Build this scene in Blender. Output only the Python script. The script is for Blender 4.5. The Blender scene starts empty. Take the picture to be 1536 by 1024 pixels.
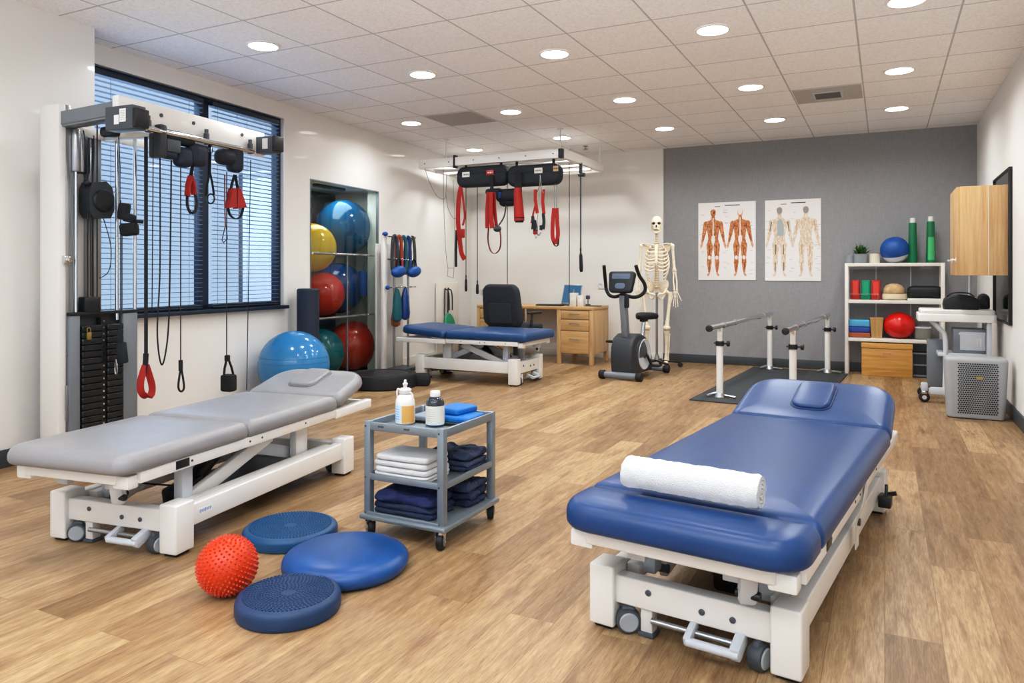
import bpy, bmesh, math, random
from mathutils import noise
from math import sin, cos, pi, radians, atan2, hypot, sqrt
from mathutils import Vector, Matrix
random.seed(7)
SC = bpy.context.scene
COL = SC.collection
F, CXP, HOR, H, CEIL = 1110.0, 768.0, 410.0, 1.08, 2.62   # camera numbers read off the photograph
A = radians(26.73)                                        # room axis against the view axis
LW = radians(22.2)                                        # window wall against the view axis
UX, UY, VX, VY = cos(A), -sin(A), sin(A), cos(A)

def R(u, v):            # room axes -> world x, y
    return (u*UX+v*VX, u*UY+v*VY)
def P(px, py, Y):       # photo pixel at depth Y -> world
    return Vector(((px-CXP)/F*Y, Y, H+(HOR-py)/F*Y))
def FL(px, py, z=0.0):  # photo pixel on the level z -> world
    Y = F*(H-z)/(py-HOR)
    return Vector(((px-CXP)/F*Y, Y, z))
def CE(px, py):
    Y = F*(CEIL-H)/(HOR-py)
    return Vector(((px-CXP)/F*Y, Y, CEIL))

# ------------------------------------------------------------------ materials
def lin(h):
    h = h.lstrip('#')
    o = []
    for i in (0, 2, 4):
        c = int(h[i:i+2], 16)/255
        o.append(c/12.92 if c <= .04045 else ((c+.055)/1.055)**2.4)
    return (*o, 1)
class NT:
    def __init__(s, name):
        s.m = bpy.data.materials.new(name); s.m.use_nodes = True
        s.t = s.m.node_tree; s.n = s.t.nodes; s.n.clear()
        s.out = s.n.new('ShaderNodeOutputMaterial')
    def a(s, typ, **k):
        n = s.n.new(typ)
        for q, v in k.items():
            if q.startswith('_'): setattr(n, q[1:], v)
            else:
                n.inputs[q.replace('__', ' ')].default_value = v
        return n
    def l(s, a, b): s.t.links.new(a, b)
    def ramp(s, fac, stops):
        r = s.n.new('ShaderNodeValToRGB')
        e = r.color_ramp.elements
        while len(e) < len(stops): e.new(.5)
        for i, (p, c) in enumerate(stops):
            e[i].position = p; e[i].color = lin(c) if isinstance(c, str) else c
        s.l(fac, r.inputs[0]); return r
    def coord(s, scale=(1, 1, 1), rot=(0, 0, 0), loc=(0, 0, 0), kind='Object'):
        tc = s.n.new('ShaderNodeTexCoord'); mp = s.n.new('ShaderNodeMapping')
        mp.inputs['Scale'].default_value = scale; mp.inputs['Rotation'].default_value = rot; mp.inputs['Location'].default_value = loc
        s.l(tc.outputs[kind], mp.inputs[0]); return mp.outputs[0]
    def bump(s, hgt, st, dist, to):
        b = s.a('ShaderNodeBump', Strength=st, Distance=dist); s.l(hgt, b.inputs['Height']); s.l(b.outputs[0], to.inputs['Normal']); return b
def mat(name, col, rough=.5, metal=0., var=0., nscale=20., bump=0., bscale=60., coat=0., spec=.5, bdist=.002, sheen=0., stretch=(1, 1, 1)):
    t = NT(name); p = t.a('ShaderNodeBsdfPrincipled', Roughness=rough, Metallic=metal)
    p.inputs['Specular IOR Level'].default_value = spec
    p.inputs['Coat Weight'].default_value = coat
    if sheen: p.inputs['Sheen Weight'].default_value = sheen
    p.inputs['Base Color'].default_value = lin(col)
    if var or bump:
        c = t.coord(stretch)
    if var:
        n = t.a('ShaderNodeTexNoise', Scale=nscale, Detail=4.0); t.l(c, n.inputs['Vector'])
        b = lin(col)
        lo = tuple(x*(1-var) for x in b[:3])+(1,); hi = tuple(min(1, x*(1+var)) for x in b[:3])+(1,)
        r = t.ramp(n.outputs['Fac'], [(.3, lo), (.7, hi)]); t.l(r.outputs[0], p.inputs['Base Color'])
    if bump:
        n2 = t.a('ShaderNodeTexNoise', Scale=bscale, Detail=3.0); t.l(c, n2.inputs['Vector'])
        t.bump(n2.outputs['Fac'], bump, bdist, p)
    t.l(p.outputs[0], t.out.inputs[0]); return t.m
def emis(name, col, st):
    t = NT(name); e = t.a('ShaderNodeEmission', Strength=st); e.inputs[0].default_value = lin(col); t.l(e.outputs[0], t.out.inputs[0]); return t.m
def glassy(name, tint, refl=.04):
    t = NT(name); tr = t.a('ShaderNodeBsdfTransparent'); tr.inputs[0].default_value = lin(tint)
    g = t.a('ShaderNodeBsdfGlossy', Roughness=.02); lw = t.a('ShaderNodeLayerWeight', Blend=.5)
    p5 = t.a('ShaderNodeMath', _operation='POWER'); p5.inputs[1].default_value = 5.; t.l(lw.outputs['Facing'], p5.inputs[0])
    m = t.a('ShaderNodeMath', _operation='MULTIPLY_ADD'); m.inputs[1].default_value = .9; m.inputs[2].default_value = refl
    t.l(p5.outputs[0], m.inputs[0]); mx = t.a('ShaderNodeMixShader')
    t.l(m.outputs[0], mx.inputs[0]); t.l(tr.outputs[0], mx.inputs[1]); t.l(g.outputs[0], mx.inputs[2]); t.l(mx.outputs[0], t.out.inputs[0]); return t.m
def wood(name, c1, c2, c3, axis='z', rough=.45, s=1.):
    t = NT(name); p = t.a('ShaderNodeBsdfPrincipled', Roughness=rough)
    k = {'x': (1.2, 22, 22), 'y': (22, 1.2, 22), 'z': (22, 22, 1.2)}[axis]
    c = t.coord(tuple(q*s for q in k))
    n = t.a('ShaderNodeTexNoise', Scale=1.6, Detail=6.0, Roughness=.6, Distortion=.4); t.l(c, n.inputs['Vector'])
    r = t.ramp(n.outputs['Fac'], [(.3, c1), (.52, c2), (.72, c3)])
    t.l(r.outputs[0], p.inputs['Base Color']); t.bump(n.outputs['Fac'], .08, .002, p); t.l(p.outputs[0], t.out.inputs[0]); return t.m

def floor_mat():
    t = NT('oak_planks'); p = t.a('ShaderNodeBsdfPrincipled', Roughness=.38)
    c = t.coord((1, 1, 1), (0, 0, radians(90)+A))     # x along the planks, y across them
    br = t.a('ShaderNodeTexBrick', Scale=1.0, _offset=.37, _offset_frequency=2)
    br.inputs['Brick Width'].default_value = 1.05; br.inputs['Row Height'].default_value = .152
    br.inputs['Mortar Size'].default_value = .0012; br.inputs['Mortar Smooth'].default_value = .3; br.inputs['Bias'].default_value = 0.
    br.inputs['Color1'].default_value = (0, 0, 0, 1); br.inputs['Color2'].default_value = (1, 1, 1, 1); br.inputs['Mortar'].default_value = (.5, .5, .5, 1)
    t.l(c, br.inputs['Vector'])
    sx = t.a('ShaderNodeVectorMath', _operation='MULTIPLY'); sx.inputs[1].default_value = (2.6, 26, 1); t.l(c, sx.inputs[0])
    w = t.a('ShaderNodeMath', _operation='MULTIPLY'); w.inputs[1].default_value = 40.; t.l(br.outputs['Color'], w.inputs[0])
    n = t.a('ShaderNodeTexNoise', Scale=1.5, Detail=7.0, Roughness=.62, Distortion=.7, _noise_dimensions='4D'); t.l(sx.outputs[0], n.inputs['Vector']); t.l(w.outputs[0], n.inputs['W'])
    sx2 = t.a('ShaderNodeVectorMath', _operation='MULTIPLY'); sx2.inputs[1].default_value = (9, 120, 1); t.l(c, sx2.inputs[0])
    n2 = t.a('ShaderNodeTexNoise', Scale=2.0, Detail=4.0, Roughness=.7, _noise_dimensions='4D'); t.l(sx2.outputs[0], n2.inputs['Vector']); t.l(w.outputs[0], n2.inputs['W'])
    sx3 = t.a('ShaderNodeVectorMath', _operation='MULTIPLY'); sx3.inputs[1].default_value = (2.2, 7.5, 1); t.l(c, sx3.inputs[0])
    n3 = t.a('ShaderNodeTexNoise', Scale=1.7, Detail=2.0, _noise_dimensions='4D'); t.l(sx3.outputs[0], n3.inputs['Vector']); t.l(w.outputs[0], n3.inputs['W'])
    r = t.ramp(n.outputs['Fac'], [(.26, '#8C7355'), (.42, '#AC9270'), (.56, '#BEA581'), (.78, '#D0B996')])
    rp = t.ramp(br.outputs['Color'], [(0., '#C4B7A7'), (.3, '#DCD1C4'), (.7, '#F0E8DE'), (1., '#FFFCF6')])
    m1 = t.a('ShaderNodeMix', _data_type='RGBA', _blend_type='MULTIPLY'); m1.inputs[0].default_value = 1.
    t.l(r.outputs[0], m1.inputs[6]); t.l(rp.outputs[0], m1.inputs[7])
    r2 = t.ramp(n2.outputs['Fac'], [(.3, '#B4A08A'), (.58, '#FFFFFF')])
    m2 = t.a('ShaderNodeMix', _data_type='RGBA', _blend_type='MULTIPLY'); m2.inputs[0].default_value = .75
    t.l(m1.outputs[2], m2.inputs[6]); t.l(r2.outputs[0], m2.inputs[7])
    r3 = t.ramp(n3.outputs['Fac'], [(.25, '#BCA68E'), (.42, '#FFFFFF')])
    m3 = t.a('ShaderNodeMix', _data_type='RGBA', _blend_type='MULTIPLY'); m3.inputs[0].default_value = .7
    t.l(m2.outputs[2], m3.inputs[6]); t.l(r3.outputs[0], m3.inputs[7])
    m4 = t.a('ShaderNodeMix', _data_type='RGBA'); m4.inputs[7].default_value = lin('#6A4C2E')
    gm = t.a('ShaderNodeMath', _operation='MULTIPLY'); gm.inputs[1].default_value = .55; t.l(br.outputs['Fac'], gm.inputs[0]); t.l(gm.outputs[0], m4.inputs[0])
    t.l(m3.outputs[2], m4.inputs[6]); t.l(m4.outputs[2], p.inputs['Base Color'])
    rr = t.ramp(n.outputs['Fac'], [(.3, (.42, .42, .42, 1)), (.8, (.3, .3, .3, 1))]); t.l(rr.outputs[0], p.inputs['Roughness'])
    iv = t.a('ShaderNodeMath', _operation='SUBTRACT'); t.l(n2.outputs['Fac'], iv.inputs[0]); t.l(br.outputs['Fac'], iv.inputs[1])
    t.bump(iv.outputs[0], .12, .0012, p)
    t.l(p.outputs[0], t.out.inputs[0]); return t.m
def ceil_mat():
    t = NT('ceiling_tiles'); p = t.a('ShaderNodeBsdfPrincipled', Roughness=.95); p.inputs['Specular IOR Level'].default_value = .1
    T = .5555
    c = t.coord((1, 1, 1), (0, 0, A), (-.398+10*T, -4.955+20*T, 0))
    br = t.a('ShaderNodeTexBrick', Scale=1.0, _offset=0., _offset_frequency=1)
    br.inputs['Brick Width'].default_value = T; br.inputs['Row Height'].default_value = T
    br.inputs['Mortar Size'].default_value = .006; br.inputs['Mortar Smooth'].default_value = .15
    br.inputs['Color1'].default_value = lin('#F7F6F6'); br.inputs['Color2'].default_value = lin('#FAF9F9'); br.inputs['Mortar'].default_value = lin('#C6C4C3')
    t.l(c, br.inputs['Vector'])
    n = t.a('ShaderNodeTexNoise', Scale=75.0, Detail=3.0); t.l(c, n.inputs['Vector'])
    r = t.ramp(n.outputs['Fac'], [(.35, '#E2E2E2'), (.6, '#FFFFFF')])
    m = t.a('ShaderNodeMix', _data_type='RGBA', _blend_type='MULTIPLY'); m.inputs[0].default_value = .4
    t.l(br.outputs['Color'], m.inputs[6]); t.l(r.outputs[0], m.inputs[7]); t.l(m.outputs[2], p.inputs['Base Color'])
    t.bump(br.outputs['Fac'], .4, -.006, p)
    t.l(p.outputs[0], t.out.inputs[0]); return t.m
def weave_mat(name, c1, c2, sc=150.):
    t = NT(name); p = t.a('ShaderNodeBsdfPrincipled', Roughness=.9); p.inputs['Specular IOR Level'].default_value = .15
    c = t.coord((1, 1, 1), (0, 0, A))
    a1 = t.coord((sc, sc, 12), (0, 0, A)); a2 = t.coord((12, 12, sc), (0, 0, A))
    n1 = t.a('ShaderNodeTexNoise', Scale=1.0, Detail=2.0); n2 = t.a('ShaderNodeTexNoise', Scale=1.0, Detail=2.0)
    t.l(a1, n1.inputs['Vector']); t.l(a2, n2.inputs['Vector'])
    ad = t.a('ShaderNodeMath', _operation='ADD'); t.l(n1.outputs['Fac'], ad.inputs[0]); t.l(n2.outputs['Fac'], ad.inputs[1])
    r = t.ramp(ad.outputs[0], [(.0, c1), (1., c2)])
    hf = t.a('ShaderNodeMath', _operation='MULTIPLY'); hf.inputs[1].default_value = .5; t.l(ad.outputs[0], hf.inputs[0]); t.l(hf.outputs[0], r.inputs[0])
    t.l(r.outputs[0], p.inputs['Base Color']); t.bump(hf.outputs[0], .15, .002, p); t.l(p.outputs[0], t.out.inputs[0]); return t.m
def towel_mat(name, col):
    t = NT(name); p = t.a('ShaderNodeBsdfPrincipled', Roughness=1.); p.inputs['Base Color'].default_value = lin(col); p.inputs['Sheen Weight'].default_value = .3
    p.inputs['Specular IOR Level'].default_value = .1
    c = t.coord(); n = t.a('ShaderNodeTexNoise', Scale=330.0, Detail=3.0); t.l(c, n.inputs['Vector']); t.bump(n.outputs['Fac'], .8, .004, p); t.l(p.outputs[0], t.out.inputs[0]); return t.m
def muscle_mat(name, c1, c2, c3, sc=42):
    t = NT(name); p = t.a('ShaderNodeBsdfPrincipled', Roughness=.6); c = t.coord((sc, sc, sc*.45))
    n = t.a('ShaderNodeTexNoise', Scale=1.0, Detail=3.0, Distortion=.6); t.l(c, n.inputs['Vector'])
    r = t.ramp(n.outputs['Fac'], [(.35, c1), (.52, c2), (.64, c3)]); t.l(r.outputs[0], p.inputs['Base Color']); t.l(p.outputs[0], t.out.inputs[0]); return t.m

MT = dict(
 floor=floor_mat(), ceil=ceil_mat(),
 wall=mat('white_wall_paint', '#E4E1DC', .85, bump=.04, bscale=120, spec=.2),
 wallR=mat('white_wall_paint_right', '#E2E0DD', .85, bump=.04, bscale=120, spec=.2),
 accent=weave_mat('grey_woven_wallcovering', '#858689', '#ABABAC'),
 skirt=mat('dark_grey_skirting', '#43474B', .5), alcove=mat('alcove_dark_grey', '#56595D', .8),
 navyframe=mat('navy_window_frame', '#1C2A3E', .4), slat=mat('navy_slats', '#7C97B6', .45),
 framew=mat('bright_white_beam', '#FAF9F7', .35, coat=.2), white=mat('white_powder_coat', '#E9E7E3', .35, coat=.2), white2=mat('white_metal_satin', '#DEDCD8', .4),
 offw=mat('cream_white_shelf', '#DFDAD2', .45),
 lgrey=mat('light_grey_coat', '#C9CED4', .4), mgrey=mat('mid_grey_coat', '#80868D', .42, metal=.2), dgrey=mat('dark_grey_coat', '#4A5058', .45),
 steel=mat('brushed_steel', '#A9ABAD', .3, metal=.9, bump=.03, bscale=90), chrome=mat('chrome', '#D6D8DA', .12, metal=1.),
 alum=mat('aluminium_profile', '#8D979F', .38, metal=.55), hub=mat('light_hub_grey', '#A3A8AD', .45), tyre=mat('grey_tyre', '#43484E', .55), bluegroove=mat('blue_vinyl_groove', '#142E5E', .5), greygroove=mat('grey_vinyl_groove', '#77777B', .5),
 black=mat('black_rubber', '#15171A', .6), blackp=mat('black_plastic', '#1B1D20', .38),
 char=mat('charcoal_plastic', '#34383D', .45), cable=mat('black_cable', '#17191C', .5),
 bluev=mat('blue_vinyl', '#153D72', .33, var=.08, nscale=8, bump=.1, bscale=260, bdist=.001),
 bluefar=mat('dark_blue_vinyl', '#1C4271', .38, var=.08, nscale=8, bump=.1, bscale=260, bdist=.001),
 greyv=mat('grey_vinyl', '#8D8C8E', .36, var=.05, nscale=8, bump=.1, bscale=260, bdist=.001),
 discb=mat('blue_disc_rubber', '#0F4876', .42, var=.1), discn=mat('navy_disc_rubber', '#1D3A60', .5, var=.08), disco=mat('blue_dome_rubber', '#184A88', .33, var=.15, nscale=9),
 spike=mat('orange_red_rubber', '#CC3A08', .36), ballred=mat('red_ball', '#C9301F', .15), ballblue=mat('blue_ball', '#0B5684', .13), ballyel=mat('yellow_ball', '#D9A91E', .15),
 ballnavy=mat('navy_ball', '#1B3F7A', .16), ballsky=mat('light_blue_ball', '#3A7FB4', .15), ballteal=mat('teal_ball', '#116672', .18), ballsred=mat('bright_red_ball', '#CE160E', .2),
 redstrap=mat('red_webbing', '#A01F15', .7, bump=.2, bscale=300), blackstrap=mat('black_webbing', '#191B20', .8, bump=.2, bscale=300), padblk=mat('black_padded_nylon', '#1E232B', .7, bump=.2, bscale=200),
 sticker=mat('white_sticker', '#E6E6E4', .6), ink=mat('dark_ink', '#4A4C52', .7), inkblue=mat('blue_ink', '#8FA6CC', .6), inkfaint=mat('faint_grey_ink', '#B5B3B0', .8),
 towel=towel_mat('white_terry', '#DAD9D8'), navyf=mat('navy_fabric', '#1F2A46', .9, var=.3, nscale=14, bump=.8, bscale=26, bdist=.012), slatef=mat('slate_navy_fabric', '#343E58', .85, var=.25, nscale=14, bump=.8, bscale=26, bdist=.012),
 bottle=mat('white_translucent_plastic', '#E9E7E2', .35), amber=mat('amber_liquid', '#D9A860', .3), darkb=mat('dark_blue_bottle', '#1C2733', .15, coat=.5), label=mat('paper_label', '#DDD9D0', .7), labelb=mat('pale_blue_label', '#C6DDEE', .7),
 bluepad=mat('bright_blue_foam', '#1170BE', .5), tray=mat('black_tray', '#2A2D30', .4), folder=mat('grey_folder', '#8A97A8', .5),
 oak=wood('light_oak', '#B48C58', '#C8A36F', '#D3B184', 'x'), oakz=wood('light_oak_upright', '#B99362', '#CBA97A', '#D6B88C', 'z'), bamboo=wood('bamboo_box', '#AE7C3A', '#C8964C', '#D8A95E', 'x'), hand=wood('wooden_block', '#A47E4A', '#B8935C', '#C6A46C', 'z'),
 chairf=mat('charcoal_chair_fabric', '#2C2F35', .85, bump=.3, bscale=300), bone=mat('bone_plastic', '#EADFC9', .5, var=.1, nscale=30), cart_l=mat('tan_cartilage', '#C8AC7A', .6), hole=mat('dark_socket', '#3A3128', .9),
 paper=mat('poster_paper', '#E8E4E2', .55), mus=muscle_mat('printed_muscle', '#A0602F', '#BE7A48', '#D49B6E', 60), mus2=muscle_mat('printed_pale_anatomy', '#CBB59C', '#DCCBB8', '#E8DCCF', 60), tend=mat('printed_tendon', '#E6DEDA', .6), organ=mat('printed_blue_grey', '#A9B2B6', .6), pgrey=mat('printed_grey', '#9A948E', .6), pskin=mat('printed_skin', '#D3A284', .6), pskin2=mat('printed_pale_skin', '#DDCBBB', .6), shadef=mat('printed_grey_brown', '#7E6E62', .7),
 bag=mat('black_bag', '#17191B', .55), green=mat('green_band', '#0B6B43', .5), greenl=mat('light_green_band', '#4FB070', .5), redp=mat('red_pack', '#A81F16', .4), greenp=mat('green_pack', '#0E8058', .4),
 leaf=mat('green_leaf', '#3E6B2A', .5, var=.4, nscale=30), pot=mat('grey_pot', '#8F9499', .6), potw=mat('cream_pot', '#DDD5C6', .6), soil=mat('soil', '#3A2E24', .9),
 tan=mat('tan_cushion', '#C2A67C', .8, var=.2, nscale=20, bump=.4), cream=mat('cream_bowl', '#DACBB0', .6), sblue=mat('sky_blue_block', '#58A6CF', .6), rblue=mat('royal_blue_block', '#2B4C9E', .6), brick=mat('terracotta_block', '#A0563C', .7),
 bin=mat('grey_plastic_housing', '#A2A5A8', .45), gold=mat('gold_badge', '#B89A58', .4, metal=.5), diff=emis('lit_diffuser', '#FFF6E8', 16.), trim=mat('white_trim_ring', '#EFEDEA', .5),
 glass=glassy('clear_glass', '#F0F7F5', .03), glassw=glassy('window_glass', '#D2DAE3', .03), mirror=mat('mirror_silver', '#B9BEC0', .03, metal=1.), screen=mat('laptop_screen', '#3B6C93', .2), mat_=mat('dark_grey_mat', '#3B3E41', .85, bump=.3, bscale=200),
 brass=mat('brass', '#A48A54', .35, metal=.8), blueband=mat('blue_band', '#1B4F98', .5), orangeb=mat('orange_band', '#9A3E26', .6), olive=mat('dark_olive_band', '#454B44', .6), tealb=mat('teal_band', '#185A64', .6), greyc=mat('greyish_container', '#7C7B70', .5), tealg=mat('console_blue_grey', '#5C6B80', .3))

# ------------------------------------------------------------------ mesh builder
class B:
    def __init__(s): s.v = []; s.f = []
    def add(s, v, f, M=None):
        o = len(s.v)
        s.v += [tuple(M @ Vector(p)) if M is not None else tuple(p) for p in v]
        s.f += [tuple(i+o for i in q) for q in f]; return s
    def box(s, c, d, bev=0., rot=None, seg=2):
        bm = bmesh.new(); bmesh.ops.create_cube(bm, size=1.)
        bmesh.ops.scale(bm, vec=d, verts=bm.verts)
        if bev:
            bmesh.ops.bevel(bm, geom=list(bm.edges), offset=min(bev, min(d)*.49), offset_type='OFFSET', segments=seg, profile=.5, affect='EDGES', clamp_overlap=True)
        bm.verts.index_update()
        M = Matrix.Translation(c)
        if rot is not None:
            M = M @ (rot.to_4x4() if isinstance(rot, Matrix) else (Matrix.Rotation(rot[2], 4, 'Z') @ Matrix.Rotation(rot[1], 4, 'Y') @ Matrix.Rotation(rot[0], 4, 'X')))
        s.add([v.co for v in bm.verts], [[v.index for v in f.verts] for f in bm.faces], M); bm.free(); return s
    def bar(s, p0, p1, w, h, bev=.003, up=(0, 0, 1)):   # box running from p0 to p1
        p0, p1 = Vector(p0), Vector(p1); d = p1-p0; L = d.length; y = d/L
        x = y.cross(Vector(up))
        x = x.normalized() if x.length > 1e-5 else Vector((1, 0, 0)); z = x.cross(y)
        return s.box((p0+p1)/2, (w, L, h), bev, Matrix((x, y, z)).transposed())
    def cyl(s, p0, p1, r, r2=None, seg=16, bev=0.):
        p0, p1 = Vector(p0), Vector(p1); r2 = r if r2 is None else r2; L = (p1-p0).length
        b = min(bev, L*.4, r*.9) if bev else 0
        prof = [(0, r)] if not b else [(0, r-b), (b*.3, r-b*.3), (b, r)]
        prof += [(L, r2)] if not b else [(L-b, r2), (L-b*.3, r2-b*.3), (L, r2-b)]
        return s.lathe([(q, z) for z, q in prof], seg, p0, p1-p0, True)
    def lathe(s, prof, seg=24, c=(0, 0, 0), axis=(0, 0, 1), caps=True, sx=1., sy=1.):
        q = Vector((0, 0, 1)).rotation_difference(Vector(axis).normalized()).to_matrix(); c = Vector(c)
        v = []; f = []; n = len(prof)
        for r, z in prof:
            for k in range(seg):
                a = 2*pi*k/seg; v.append(c+q @ Vector((r*cos(a)*sx, r*sin(a)*sy, z)))
        for i in range(n-1):
            for k in range(seg):
                k2 = (k+1) % seg; f.append((i*seg+k, i*seg+k2, (i+1)*seg+k2, (i+1)*seg+k))
        if caps:
            if prof[0][0] > 1e-6: f.append(tuple(range(seg))[::-1])
            if prof[-1][0] > 1e-6: f.append(tuple((n-1)*seg+k for k in range(seg)))
        return s.add(v, f)
    def ball(s, c, r, seg=32, rings=16, sc=(1, 1, 1), M=None):
        v = []; f = []
        for i in range(1, rings):
            t = pi*i/rings
            for k in range(seg):
                a = 2*pi*k/seg; v.append((r*sc[0]*sin(t)*cos(a), r*sc[1]*sin(t)*sin(a), r*sc[2]*cos(t)))
        top = len(v); v += [(0, 0, r*sc[2]), (0, 0, -r*sc[2])]
        for i in range(rings-2):
            for k in range(seg):
                k2 = (k+1) % seg; f.append((i*seg+k, (i+1)*seg+k, (i+1)*seg+k2, i*seg+k2))
        for k in range(seg):
            k2 = (k+1) % seg; f.append((top, k, k2)); f.append((top+1, (rings-2)*seg+k2, (rings-2)*seg+k))
        T = Matrix.Translation(c)
        return s.add(v, f, T @ M if M is not None else T)
    def tube(s, pts, r, seg=8, closed=False, sub=0, flat=None, flatdir=None):
        pts = [Vector(p) for p in pts]
        if sub: pts = smooth(pts, sub, closed)
        n = len(pts); rr = r if isinstance(r, (list, tuple)) else None
        if rr and len(rr) != n: rr = [rr[0]+(rr[-1]-rr[0])*i/(n-1) for i in range(n)] if len(rr) == 2 else [rr[min(len(rr)-1, int(i*len(rr)/n))] for i in range(n)]
        v = []; f = []; prev = None
        for i, p in enumerate(pts):
            a = pts[(i-1) % n] if closed or i else p; b = pts[(i+1) % n] if closed or i < n-1 else p
            t = (b-a).normalized()
            if prev is None:
                x = Vector(flatdir) if flatdir is not None else t.orthogonal()
            else: x = prev
            x = (x-t*x.dot(t)); x = x.normalized() if x.length > 1e-6 else t.orthogonal().normalized()
            if flatdir is not None:
                fx = Vector(flatdir); fx = fx-t*fx.dot(t)
                if fx.length > 1e-3: x = fx.normalized()
            prev = x; y = t.cross(x); q = rr[i] if rr else r
            for k in range(seg):
                an = 2*pi*(k+.5)/seg
                if flat: v.append(p+x*cos(an)*flat[0]*1.414+y*sin(an)*flat[1]*1.414) if seg == 4 else v.append(p+x*cos(an)*flat[0]+y*sin(an)*flat[1])
                else: v.append(p+x*cos(an)*q+y*sin(an)*q)
        m = n if closed else n-1
        for i in range(m):
            j = (i+1) % n
            for k in range(seg):
                k2 = (k+1) % seg; f.append((i*seg+k, i*seg+k2, j*seg+k2, j*seg+k))
        if not closed: f.append(tuple(range(seg))[::-1]); f.append(tuple((n-1)*seg+k for k in range(seg)))
        return s.add(v, f)
    def strap(s, pts, w, t=.0022, wd=(1, 0, 0), closed=False, sub=0):
        return s.tube(pts, 1, 4, closed, sub, (w/2, t/2), wd)
    def slab(s, outline, z0, z1, rb, rt, crown=0., M=None, fn=None, steps=5, rings=None):
        lay = []
        for i in range(steps+1):
            a = pi/2*i/steps; lay.append((rb*(1-sin(a)), z0+rb*(1-cos(a))))
        for i in range(steps+1):
            a = pi/2*i/steps; lay.append((rt*(1-cos(a)), z1-rt+rt*sin(a)))
        if crown:
            o = outline(0); sz = min(max(p[0] for p in o)-min(p[0] for p in o), max(p[1] for p in o)-min(p[1] for p in o))/2-rt
            for k, q in ((.2, .4), (.45, .75), (.75, .95)): lay.append((rt+k*min(.12, sz*.8), z1+crown*q))
        if rings:
            for k in rings: lay.append((rt+k, z1))
        v = []; f = []; n = None
        for ins, z in lay:
            o = outline(ins); n = len(o)
            v += [(x, y, z) for x, y in o]
        for i in range(len(lay)-1):
            for k in range(n):
                k2 = (k+1) % n; f.append((i*n+k, i*n+k2, (i+1)*n+k2, (i+1)*n+k))
        f.append(tuple(range(n))[::-1]); f.append(tuple((len(lay)-1)*n+k for k in range(n)))
        if fn: v = [fn(*p) for p in v]
        return s.add(v, f, M)
    def poly(s, pts, z0, z1, M=None):     # flat outline pushed from z0 to z1
        n = len(pts); v = [(x, y, z0) for x, y in pts]+[(x, y, z1) for x, y in pts]
        f = [tuple(range(n))[::-1], tuple(range(n, 2*n))]+[(k, (k+1) % n, n+(k+1) % n, n+k) for k in range(n)]
        return s.add(v, f, M)
def smooth(pts, sub, closed=False):
    n = len(pts); out = []
    rng = range(n if closed else n-1)
    for i in rng:
        p1, p2 = pts[i], pts[(i+1) % n]
        p0 = pts[(i-1) % n] if closed or i else p1; p3 = pts[(i+2) % n] if closed or i < n-2 else p2
        for k in range(sub):
            t = k/sub
            out.append(.5*((2*p1)+(p2-p0)*t+(2*p0-5*p1+4*p2-p3)*t*t+(3*p1-p0-3*p2+p3)*t**3))
    if not closed: out.append(pts[-1])
    return out
def rrect(hx, hy, r, n=6, cx=0., cy=0.):
    def o(i=0.):
        a, b = max(hx-i, .001), max(hy-i, .001); q = max(min(r-i, a*.999, b*.999), .002); p = []
        for sx, sy, st in ((1, 1, 0), (-1, 1, pi/2), (-1, -1, pi), (1, -1, 3*pi/2)):
            for k in range(n+1):
                t = st+pi/2*k/n; p.append((cx+sx*(a-q)+q*cos(t), cy+sy*(b-q)+q*sin(t)))
        return p
    return o

MW = {}
def mesh(name, b, m):
    me = bpy.data.meshes.new(name); me.from_pydata(b.v, [], b.f); me.validate(); 
    bm = bmesh.new(); bm.from_mesh(me); bmesh.ops.recalc_face_normals(bm, faces=bm.faces); bm.to_mesh(me); bm.free()
    me.polygons.foreach_set('use_smooth', [True]*len(me.polygons)); me.set_sharp_from_angle(angle=radians(38))
    me.materials.append(MT[m] if isinstance(m, str) else m); me.update(); return me
def part(name, b, m, parent, world=False, label=None):
    if world:
        inv = MW[parent.name].inverted(); b.v = [tuple(inv @ Vector(p)) for p in b.v]
    o = bpy.data.objects.new(name, mesh(name, b, m)); COL.objects.link(o); o.parent = parent
    MW[o.name] = MW[parent.name]
    if label: o['label'] = label
    return o
def thing(name, label, cat, loc=(0, 0, 0), rz=0., group=None):
    o = bpy.data.objects.new(name, None); COL.objects.link(o); o.empty_display_size = .05
    o.location = loc; o.rotation_euler = (0, 0, rz); o['label'] = label; o['category'] = cat
    if group: o['group'] = group
    MW[o.name] = Matrix.Translation(loc) @ Matrix.Rotation(rz, 4, 'Z'); return o
def solo(name, b, m, label, cat, loc=(0, 0, 0), rz=0., group=None, world=False, rot=None):
    Mx = Matrix.Translation(loc) @ Matrix.Rotation(rz, 4, 'Z')
    if rot: Mx = Matrix.Translation(loc) @ (Matrix.Rotation(rot[2], 4, 'Z') @ Matrix.Rotation(rot[1], 4, 'Y') @ Matrix.Rotation(rot[0], 4, 'X'))
    if world: b.v = [tuple(Mx.inverted() @ Vector(p)) for p in b.v]
    o = bpy.data.objects.new(name, mesh(name, b, m)); COL.objects.link(o); o.location = loc; o.rotation_euler = rot if rot else (0, 0, rz)
    o['label'] = label; o['category'] = cat
    if group: o['group'] = group
    MW[o.name] = Mx; return o
def struct(name, b, m, parent=None, label=None):
    o = bpy.data.objects.new(name, mesh(name, b, m)); COL.objects.link(o)
    if parent: o.parent = parent; MW[o.name] = MW[parent.name]
    else: o['kind'] = 'structure'; MW[o.name] = Matrix.Identity(4)
    if label: o['label'] = label
    return o
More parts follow.
